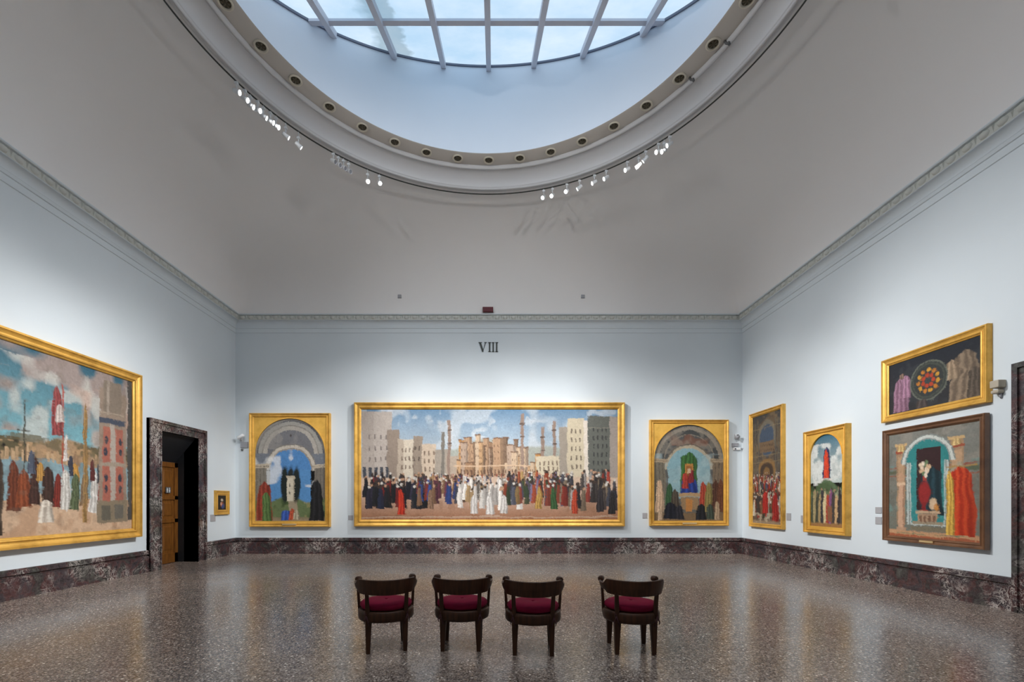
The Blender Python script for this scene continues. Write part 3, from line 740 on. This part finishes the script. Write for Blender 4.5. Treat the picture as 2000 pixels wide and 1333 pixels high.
def p_niche(P):       # niche with an urn between columns and an orange drape
    P.grad((118,118,112), (104,106,96), 0, 1); P.cloud(6, .52, (140,134,124), 0, .5, .5); P.cloud(12, .55, (90,88,80), 0, 1, .4)
    k = P.asp
    P.rect(0,.33,1,.35,(132,80,64)); P.rect(0,.36,1,.40,(84,92,74)); P.rect(0,.41,1,.425,(132,84,66))
    for u0, u1 in ((.10,.21),(.70,.84)):
        P.rect(u0, .12, u1, .88, (150,124,98)); P.rect(u0+.02,.22,u1-.02,.86,(172,140,110)); P.cloud(14,.6,(120,96,76),.2,.9,.12); P.rect(u0-.02, .10, u1+.02, .13, (186,156,112)); P.rect(u0-.01, .17, u1+.01, .20, (142,74,54)); P.form((u0+u1)/2,.18,.06,.10,(196,164,112),4,.8)
    P.arcs(.46, .30, [.30*k, .285*k, .255*k, .24*k], [(120,126,122),(186,190,184),(132,140,138),(46,120,120)]); P.rect(.225,.29,.695,.88,(170,178,174)); P.rect(.25,.29,.265,.88,(110,116,112)); P.rect(.655,.29,.67,.88,(110,116,112)); P.rect(.275,.29,.645,.86,(52,124,124)); P.cloud(6,.55,(84,150,146),.3,.8,.3)
    P.rect(.34, .17, .61, .74, (50,32,34)); P.form(.51, .78, .44, .26, (28,52,60), 5, .7)
    P.ell(.43, .58, .075, .12, (132,38,38), .25); P.rect(.405,.66,.455,.74,(120,34,36)); P.rect(.38,.73,.48,.755,(140,60,50)); P.rect(.41,.43,.45,.47,(150,60,50))
    for i in range(14):
        a = i*2.4; P.ell(.43+.055*math.cos(a)*(.4+.05*i), .36+.07*math.sin(a)*(.4+.05*i), .022, .026, [(206,186,160),(190,160,128),(96,116,84),(214,200,180)][i%4], .4)
    P.ell(.53, .68, .05, .06, (190,164,134), .3); P.ell(.56,.71,.03,.035,(176,120,60),.3)
    P.rect(.33, .74, .60, .77, (176,150,122)); P.rect(.36, .77, .57, .86, (156,128,104)); P.rect(.29, .84, .64, .87, (140,128,108)); P.rect(.27, .89, .67, .93, (112,104,86)); windows(P,.37,.775,.56,.855,4,1,(112,84,66),.015,.03)
    P.rect(.12, .50, .20, .94, (184,148,122)); P.rect(.175,.50,.20,.94,(150,116,94)); P.rect(.105, .47, .215, .505, (196,166,138)); P.rect(.10, .90, .22, .94, (170,136,110)); P.ell(.16,.43,.05,.05,(176,140,112),.3)
    P.under(lambda u: .93+0*u, (176,136,102), .01); P.rect(.10,.955,.45,.965,(90,110,84)); P.rect(.55,.95,.85,.96,(90,110,84)); P.rect(0,.97,1,1,(150,86,60))
    P.form(.82, .95, .60, .28, (180,54,30), 6, .75, (214,100,50)); P.form(.71, .95, .56, .09, (196,154,70), 4, .8); P.rect(.66,.35,.97,.365,(150,120,70))
def p_small(P):
    P.grad((40,36,32), (46,38,32), 0, 1); P.ell(.5, .30, .17, .12, (190,176,156), .4); P.ell(.5,.62,.22,.2,(170,96,60),.4); P.ell(.60,.72,.22,.2,(60,74,120),.4); P.ell(.40,.56,.12,.12,(196,150,130),.4)

painting('huge wide gilt-framed painting in the middle of the back wall', 'back', -4.115, 3.903, .813, 4.49, .20, .12, p_square, 66)
painting('gilt panel with arched landscape left of the huge central painting', 'back', -7.216, -4.826, .80, 4.17, .13, .13, p_vault, 66, arch=(.155,.155,.155,.17), plate=(0,.42,.05,.05))
painting('gilt panel with arched interior and green curtain on back wall right of the centre', 'back', 4.644, 6.974, .83, 3.975, .12, .13, p_curtain, 66, arch=(.135,.135,.145,.15), plate=(0,.42,.05,.05))
painting('giant gilt-framed harbour painting on the left wall, cut by the photo edge', 'left', 5.55, 9.743, .80, 4.27, .19, .15, p_harbour, 66)
painting('tiny gilt-framed picture on the left wall between doorway and corner', 'left', 12.465, 13.12, 1.18, 1.86, .14, .06, p_small, 60)
painting('tall narrow gilt-framed painting on the right wall nearest the corner', 'right', 13.0, 11.50, .84, 4.04, .11, .10, p_hall, 60)
painting('gilt panel with arched opening on the right wall, second from the corner', 'right', 10.68, 9.39, .836, 3.185, .11, .13, p_cloudtree, 66, arch=(.16,.16,.14,.16))
painting('wide gilt-framed dark painting hung above the brown-framed one', 'right', 8.58, 6.738, 3.04, 4.215, .13, .09, p_disc, 90)
painting('brown wooden framed painting on the right wall below the wide dark one', 'right', 8.525, 6.75, .833, 2.885, .10, .085, p_niche, 90, gap=.03, material=M_brownframe, plate=(-.02,.24,.035,.03))

# ------------------------------------------------------------------ small plates beside the paintings
def label_plate(label, wall, c, z, w=.13, h=.17):
    loc, rz = {'back': ((c, YB, z), 0), 'left': ((XL, c, z), PI/2), 'right': ((XR, c, z), -PI/2)}[wall]
    o = MB().box((-w/2, -.012, -h/2), (w/2, 0, h/2)).build('wall_label', M_plate, None, .003)
    o.location = loc; o.rotation_euler = (0,0,rz); tag(o, label, 'label')
ybk = lambda px: (px-963)/65.5
yl = lambda px: 885*7.68/(963-px)
yr = lambda px: 885*7.43/(px-963)
label_plate('small grey label between the doorway and the tiny picture', 'left', yl(415.5), 1.10, .22, .19)
label_plate('small grey label left of the huge central painting', 'back', ybk(685), 1.07, .14, .14)
label_plate('small grey label between the central painting and the green curtain panel', 'back', ybk(1259), 1.13, .14, .16)
label_plate('small grey label right of the tall narrow painting near the corner', 'right', yr(1541), 1.17, .17, .18)
label_plate('thin grey label touching the left side of the second gilt panel', 'right', yr(1566.5), 1.13, .06, .18)
label_plate('upper of two grey labels left of the brown-framed painting', 'right', yr(1716.5), 1.39, .14, .12)
label_plate('lower of two grey labels left of the brown-framed painting', 'right', yr(1716.5), 1.19, .14, .14)

# ------------------------------------------------------------------ room number VIII
num = thing('room_number', 'dark raised roman numeral VIII high on the back wall', 'sign', (ybk(955), YB, 1.57+(979-688)/65.5), 0)
def glyph(polys, name='numeral'):
    m = MB()
    for p in polys:
        n = len(p)
        vs = [(x, -.025, z) for x, z in p] + [(x, 0, z) for x, z in p]
        fs = [tuple(range(n)), tuple(range(2*n-1, n-1, -1))] + [(i, i+n, (i+1)%n+n, (i+1)%n) for i in range(n)]
        m.add(vs, fs)
    m.build(name, M_letter, num)
Hn = .285
glyph([[(-.29,Hn-.012),(-.235,Hn-.012),(-.165,.055),(-.185,0),(-.20,0)], [(-.185,0),(-.165,0),(-.165,.055),(-.09,Hn-.012),(-.115,Hn-.012)][::1], [(-.31,Hn-.014),(-.205,Hn-.014),(-.205,Hn),(-.31,Hn)], [(-.14,Hn-.014),(-.065,Hn-.014),(-.065,Hn),(-.14,Hn)]])
for x in (.02, .125, .23):
    glyph([[(x-.02,0),(x+.02,0),(x+.02,Hn),(x-.02,Hn)], [(x-.042,0),(x+.042,0),(x+.042,.014),(x-.042,.014)], [(x-.042,Hn-.014),(x+.042,Hn-.014),(x+.042,Hn),(x-.042,Hn)]])

# little things near the cornice
o = MB().box((-.155,-.04,0), (.155,.045,.14)).build('emergency_light', M_red, None, .01)
o.location = (ybk(953)*.98, YB-.285, 7.085); tag(o, 'small dark red box standing on the middle of the back cornice', 'light')
for px, w in ((781, 'left'), (1138, 'right')):
    o = MB().box((-.055,-.05,-.055), (.055,.03,.055)).build('ceiling_sensor', M_grey, None, .008)
    o.location = ((px-963)*13.24/885, 13.24, 7.54); tag(o, 'small grey square sensor on the ceiling cove, %s one of the pair' % w, 'sensor')

# ------------------------------------------------------------------ cameras and sensors on the walls
c = thing('security_camera', 'grey bracketed security camera at the left corner of the back wall', 'camera', (ybk(472.5), YB, 3.35))
MB().box((-.05,-.02,-.05), (.05,0,.20)).build('wall_plate', M_white, c, .005)
MB().tube([(0,-.01,.02),(0,-.07,-.0),(.02,-.12,.02),(.04,-.14,.07)], .016).build('bracket', M_grey, c)
MB().lathe([(.0,-.11),(.045,-.11),(.05,-.10),(.05,.08),(.035,.10),(0,.10)], 16, Matrix.Translation((.05,-.15,.12)) @ Matrix.Rotation(R(62),4,'Y'), cap=False).build('camera_body', M_white, c)
MB().lathe([(0,0),(.036,0),(.036,.012),(0,.014)], 16, Matrix.Translation((-.035,-.15,.075)) @ Matrix.Rotation(R(62),4,'Y'), cap=False).build('camera_lens', M_black, c)
MB().box((-.03,-.035,-.20), (.20,0,-.02)).build('junction_box', M_grey, c, .006)
MB().lathe([(0,-.05),(.03,-.04),(.036,0),(0,.01)], 12, Matrix.Translation((.02,-.03,-.24)), cap=False).build('indicator_bulb', M_darkgrey, c)

c = thing('dome_camera', 'white dome camera right of the green curtain panel', 'camera', (ybk(1437.5), YB, 3.44))
MB().box((-.05,-.03,-.02), (.06,0,.12)).build('wall_plate', M_white, c, .005)
MB().lathe([(0,-.075),(.04,-.065),(.065,-.03),(.07,0),(.07,.03),(0,.04)], 20, Matrix.Translation((.0,-.08,.03)), cap=False).build('dome', M_grey, c)
MB().lathe([(.0,0),(.03,0),(.03,.02),(0,.02)], 12, Matrix.Translation((0,-.10,.07)), cap=False).build('dome_cap', M_black, c)
c = thing('motion_sensor', 'white motion sensor with grey box below the dome camera', 'sensor', (ybk(1437.5), YB, 3.16))
MB().box((-.13,-.04,.02), (.06,0,.13)).build('grey_box', M_grey, c, .006)
MB().box((-.10,-.05,-.08), (.12,0,0.0)).build('sensor_body', M_white, c, .012)
MB().box((-.07,-.056,-.06), (-.02,-.045,-.03)).build('sensor_window', M_black, c)
MB().tube([(.12,-.02,-.02),(.19,-.05,-.04),(.20,-.05,-.07)], .012).build('sensor_arm', M_grey, c)

c = thing('beam_detector', 'cream boxy detector on the right wall beside the wide dark painting', 'sensor', (XR, 885*7.3/(1944-963), 3.20), -PI/2)
MB().box((-.09,-.12,.02), (.03,0,.13)).build('detector_head', M_cream, c, .012)
MB().box((-.10,-.10,-.06), (.01,0,-.005)).build('detector_base', M_cream, c, .02)
MB().tube([(-.03,-.03,-.04),(-.03,-.02,-.10),(-.03,-.005,-.13)], [.02,.018,.012]).build('mounting_bracket', M_grey, c)

# ------------------------------------------------------------------ ring rosettes
NR = 37; RR = 4.165
def rosette():
    t = thing('ceiling_rosette', 'x', 'ornament')
    MB().lathe([(.080,0),(.116,0),(.120,-.012),(.110,-.026),(.096,-.026),(.086,-.010),(.080,0)], 28, cap=False).build('rim', M_rim, t)
    MB().lathe([(0,-.004),(.084,-.004)], 28, cap=False).build('dark_disc', M_bronze, t)
    m = MB()
    for k in range(6):
        a = 2*PI*k/6
        m.lathe([(0,-.018),(.02,-.016),(.027,-.006),(.027,-.003)], 10, Matrix.Translation((.048*math.cos(a), .048*math.sin(a), 0)) @ Matrix.Rotation(a,4,'Z') @ Matrix.Diagonal((1.15,.62,1,1)), cap=False)
    m.lathe([(0,-.024),(.014,-.02),(.02,-.005)], 12, cap=False)
    m.build('flower', M_bronzel, t)
    return t
def dup(root):
    r = root.copy(); COL.objects.link(r)
    for ch in root.children:
        q = ch.copy(); COL.objects.link(q); q.parent = r
        for g in ch.children:
            e = g.copy(); COL.objects.link(e); e.parent = q
    return r
ros0 = rosette()
for k in range(-9, 10):
    o = ros0 if k == -9 else dup(ros0)
    a = 2*PI*k/NR + .005
    o.location = (CX + RR*math.sin(a), CY + RR*math.cos(a), Z_SOF); o.rotation_euler = (0, 0, -a)
    if k == 0: l = 'round bronze rosette at the lowest point of the ring round the skylight'
    else: l = 'round bronze rosette on the skylight ring, %s to the %s of the lowest one' % (ORD[abs(k)-1], 'left' if k < 0 else 'right')
    tag(o, l, 'ornament', 'rosettes round the skylight')
for k, (a, w) in enumerate(((.5*1.0+.93, 'upper'), (.5+.73, 'lower'))):
    r_ = R_SOF - .02
    aa = 2*PI*(7 if k == 0 else 6)/NR + .03
    o = MB().tube([(0,0,0),(.02,-.01,-.05),(.05,-.03,-.06),(.06,-.04,-.10)], [.02,.018,.026,.02]).build('cable_clip', M_darkgrey)
    o.location = (CX + r_*math.sin(aa), CY + r_*math.cos(aa), Z_SOF-.005)
    tag(o, 'small dark clip beside a rosette on the right of the ring, %s of two' % w, 'clip')

# ------------------------------------------------------------------ track spotlights
def spot_proto(face):
    t = thing('track_spotlight', 'x', 'spotlight')
    MB().box((-.030,-.024,-.045), (.030,.024,-.001)).build('adapter', M_white, t, .005)
    MB().tube([(0,0,-.04),(0,0,-.12)], .011).build('stem', M_white, t)
    h = MB().lathe([(0,-.062),(.030,-.062),(.036,-.05),(.038,.02),(.044,.045),(.047,.070),(.042,.070),(.039,.055)], 20, cap=False).build('lamp_head', M_white, t)
    h.location = (0, 0, -.165)
    f = MB().lathe([(0,.057),(.040,.057)], 20, cap=False).build('lamp_face', face, h)
    return t
spot_on = spot_proto(M_lamp); spot_off = spot_proto(M_grey); fresh = {True: True, False: True}
def ring_angle(px):
    best = None
    for i in range(-1500, 1501):
        a = i/1000
        x = 963 + 885*(CX + RAIL_R*math.sin(a))/(CY + RAIL_R*math.cos(a))
        if best is None or abs(x-px) < best[0]: best = (abs(x-px), a)
    return best[1]
def place_spot(a, target, power, cone, label, blend=.8, drop=0.0, dim=False, color=(1.0,.975,.95)):
    lit = power > 0 or dim
    src = spot_on if lit else spot_off
    if fresh[lit]: o = src; fresh[lit] = False
    else: o = dup(src)
    o.location = (CX + RAIL_R*math.sin(a), CY + RAIL_R*math.cos(a), RAIL_Z-.007-drop)
    tag(o, label, 'spotlight', 'track spotlights on the ring')
    if drop: MB().tube([(0,0,-.003),(0,0,drop-.001)], .009).build('hanger', M_white, o)
    head = [c for c in o.children if c.name.startswith('lamp_head')][0]
    d = (Vector(target) - (Vector(o.location) + Vector((0,0,-.165)))).normalized()
    q = Vector((0,0,1)).rotation_difference(d)
    head.rotation_mode = 'QUATERNION'; head.rotation_quaternion = q
    if power > 0:
        L = bpy.data.lights.new('spot_beam', 'SPOT'); L.energy = power*SPOT; L.spot_size = R(cone); L.spot_blend = blend
        L.shadow_soft_size = .045; L.color = color
        lo = bpy.data.objects.new('spot_beam', L); COL.objects.link(lo)
        lo.location = Vector(o.location) + Vector((0,0,-.165)) + d*.10
        lo.rotation_mode = 'QUATERNION'; lo.rotation_quaternion = Vector((0,0,-1)).rotation_difference(d)
    return o

# left arc, seen in the photo: these light the right wall
LEFT = [(462, (7.43, 7.6, 3.2), 1500, 36, 0), (478, (7.43, 7.6, 1.9), 1500, 34, 0), (489, (7.43, 9.9, 2.2), 1400, 30, .03), (503, (7.43, 6.6, 2.5), 700, 40, 0), (514, (7.43, 12.2, 2.6), 1400, 30, .03),
        (528, (7.43, 10.4, 3.0), 700, 40, .02), (539, (7.43, 8.7, 2.0), 1, 30, .03), (558, (5.8, 13.5, 2.4), 1300, 32, .08), (583, (3.4, 13.5, 2.6), 1300, 36, .10),
        (651, (7.4, 6.0, 2), 0, 30, 0), (661, (7.4, 5.6, 2), 0, 30, .02), (671, (7.4, 5.2, 2), 0, 30, .03), (681, (7.4, 4.9, 2), 0, 30, .05), (718, (2.0, 1.0, 0), 1, 30, .09), (741, (4.0, 1.5, 0), 1, 30, .03)]
for i, (px, tg, pw, cone, dr) in enumerate(LEFT):
    place_spot(ring_angle(px), tg, pw, cone, drop=dr, label= 'white track spotlight under the left rim of the ceiling ring, %s from the left' % ORD[i])
RIGHT = [(1062, (-4.6, 3.5, 0), 1, 30, .02), (1079, (-4.6, 2.5, 0), 1, 30, .02), (1107, (-4.6, 3.0, 0), 1, 30, 0), (1132, (-7.6, 12.8, 1.7), 500, 18, 0), (1161, (-7.6, 9.3, 2.8), 900, 34, 0),
         (1184, (-7.6, 8.5, 2.0), 1200, 36, 0), (1225, (-7.6, 7.2, 2.0), 1200, 36, .02), (1247, (-6.0, 13.5, 2.4), 1300, 32, .06), (1261, (-3.6, 13.5, 2.7), 1200, 36, 0), (1286, (-7.6, 5.8, 2.0), 1200, 36, 0), (1297, (-7.6, 6.4, 2.1), 700, 38, .06), (1308, (-7.6, 9.0, 2.8), 700, 40, 0)]
for i, (px, tg, pw, cone, dr) in enumerate(RIGHT):
    place_spot(ring_angle(px), tg, pw, cone, drop=dr, label= 'white track spotlight under the right rim of the ceiling ring, %s from the left' % ORD[i])
# unseen spotlights added out of view on the ring to brighten the back wall
ADDED_SPOTS = [(-91, (-1.2, 13.5, 2.0), 1850, 36), (91, (1.0, 13.5, 2.0), 1850, 36), (-97, (2.2, 13.5, 2.4), 1400, 40), (97, (-2.4, 13.5, 2.4), 1400, 40), (-104, (-6.0, 13.5, 2.3), 1300, 30), (104, (5.8, 13.5, 2.3), 1300, 30)]
for i, (dg, tg, pw, cone) in enumerate(ADDED_SPOTS):
    place_spot(R(dg), tg, pw, cone, 'added unseen spotlight on the %s of the ring aimed at back wall, %s of three' % ('left' if dg < 0 else 'right', ORD[i//2]))
# unseen wide floodlights added on the same rail to lift walls, ceiling and floor
ADDED_WASH = [(-110, (XR, 8.2, 4.4), 1.0, 84), (110, (XL, 8.2, 3.2), .85, 84), (-120, (2.2, YB, 4.6), 1.1, 80), (120, (-2.2, YB, 4.6), 1.1, 80),
        (-138, (XR, 4.5, 4.0), .9, 90), (138, (XL, 4.5, 3.0), .75, 90), (-155, (-2.5, 6.0, 0), .55, 125), (155, (2.5, 6.0, 0), .55, 125)]
for i, (dg, tg, k, cone) in enumerate(ADDED_WASH):
    place_spot(R(dg), tg, ADDED_FLOOD*k, cone, 'added unseen floodlight on the %s of the ring behind the viewer, %s of four' % ('left' if dg < 0 else 'right', ORD[i//2]), blend=1.0)

# ------------------------------------------------------------------ chairs
def chair():
    t = thing('armchair', 'x', 'chair')
    rx, ry = .292, .285
    # round seat rail
    m = MB(); K = 40
    pr = [(.86,.335),(.955,.325),(.985,.335),(1.0,.36),(1.0,.40),(.985,.425),(.95,.435),(.0,.435)]
    vs = []; fs = []
    for r, z in pr[:-1]:
        for k in range(K): a = 2*PI*k/K; vs.append((rx*r*math.cos(a), ry*r*math.sin(a), z))
    n = len(pr)-1
    for j in range(n-1):
        for k in range(K): l = (k+1)%K; fs.append((j*K+k, j*K+l, (j+1)*K+l, (j+1)*K+k))
    fs.append(tuple((n-1)*K+k for k in range(K))); fs.append(tuple(k for k in range(K-1,-1,-1)))
    m.add(vs, fs, None, True).build('seat_rail', M_chair, t)
    # cushion
    pr = [(0,.437),(.80,.437),(.90,.447),(.935,.47),(.915,.492),(.85,.508),(.6,.522),(.3,.526),(.08,.520),(0,.514)]
    m = MB(); vs = []; fs = []
    for r, z in pr:
        for k in range(K): a = 2*PI*k/K; w = 1+.012*math.sin(7*a); vs.append((rx*r*w*math.cos(a), ry*r*w*math.sin(a), z))
    for j in range(len(pr)-1):
        for k in range(K): l = (k+1)%K; fs.append((j*K+k, j*K+l, (j+1)*K+l, (j+1)*K+k))
    cu = m.add(vs, fs, None, True).build('cushion', M_velvet, t)
    MB().lathe([(0,.008),(.012,.006),(.016,0),(0,-.004)], 12, Matrix.Translation((0,0,.518)), cap=False).build('button', M_velvet, cu)
    for sx in (-1, 1):
        MB().tube([(sx*.20,-.17,.45),(sx*.215,-.21,.43),(sx*.205,-.235,.40)], .007, 6).tube([(sx*.205,-.235,.40),(sx*.19,-.245,.345),(sx*.175,-.245,.30)], [.007,.006,.004], 6)\
            .tube([(sx*.205,-.235,.40),(sx*.225,-.245,.35),(sx*.222,-.24,.32)], [.007,.006,.004], 6).build('cushion_tie', M_tie, cu)
    # legs
    for sx in (-1, 1):
        for sy in (-1, 1):
            MB().frustum((sx*.188, sy*.182, 0), (.040,.040), (sx*.183, sy*.176, .345), (.068,.066)).build('leg', M_chair, t, .004)
    # horseshoe back: tall crest behind, lower arms that run forward
    def band(ph):      # half-angle from the rear -> centre point, z0, z1
        s = min(1, max(0, (abs(ph)-R(62))/R(12))); s = s*s*(3-2*s)
        fl = min(1, abs(ph)/R(118))
        z0 = .612 + .028*s + .012*fl; z1 = .765 - .052*s + .006*fl
        ex = 1.0 + .03*fl
        return rx*ex*math.sin(ph), -ry*math.cos(ph)*1.02 - .012, z0, z1
    N = 64; vs = []; fs = []
    PH = R(118)
    for i in range(N+1):
        ph = -PH + 2*PH*i/N; x, y, z0, z1 = band(ph)
        nx, ny = math.sin(ph), -math.cos(ph); th = .013
        lean = .018
        for d, z, l in ((-th, z0, 0), (th, z0, 0), (th*1.25, (z0+z1)/2, lean*.5), (th, z1, lean), (-th*.6, z1+.004, lean), (-th, z1-.01, lean*.9)):
            vs.append((x+nx*(d+l), y+ny*(d+l), z))
    C = 6
    for i in range(N):
        for c_ in range(C): e = (c_+1)%C; fs.append((i*C+c_, i*C+e, (i+1)*C+e, (i+1)*C+c_))
    fs.append(tuple(range(C-1,-1,-1))); fs.append(tuple(N*C+k for k in range(C)))
    crest = MB().add(vs, fs, None, False).build('backrest', M_chair, t, .003)
    for sg in (-1, 1):   # scrolled arm ends
        x, y, z0, z1 = band(sg*R(117))
        tx = Vector((math.cos(sg*R(117))*sg, math.sin(sg*R(117))*sg, 0)).normalized()
        M = Matrix.Translation((x+sg*.020, y, z1+.006)) @ tx.to_track_quat('Z','X').to_matrix().to_4x4()
        MB().lathe([(0,-.036),(.018,-.036),(.028,-.030),(.031,-.018),(.031,.018),(.028,.030),(.018,.036),(0,.036)], 18, M, cap=False).build('arm_scroll', M_chair, t)
    for ph in (-43, 43, -100, 100):
        x, y, z0, z1 = band(R(ph)); a = R(ph)
        bx, by = rx*.955*math.sin(a), -ry*.955*math.cos(a)
        s = .046 if abs(ph) < 90 else .032
        MB().frustum((bx, by, .37), (s, .036), (x, y, z0+.02), (s*.82, .026)).build('upright', M_chair, t, .004)
    return t
ch0 = chair()
CH = [(-1.149, 4.875, 15, 'dark wooden tub armchair with red cushion, leftmost of the row of four'),
      (-.335, 4.91, -1, 'dark wooden tub armchair with red cushion, second from the left'),
      (.420, 4.775, -4, 'dark wooden tub armchair with red cushion, third from the left'),
      (1.462, 4.815, -2, 'dark wooden tub armchair with red cushion standing apart at the right end')]
for i, (x, y, a, l) in enumerate(CH):
    o = ch0 if i == 0 else dup(ch0)
    o.location = (x, y, 0); o.rotation_euler = (0, 0, R(a)); tag(o, l, 'chair', 'armchairs facing the central painting')
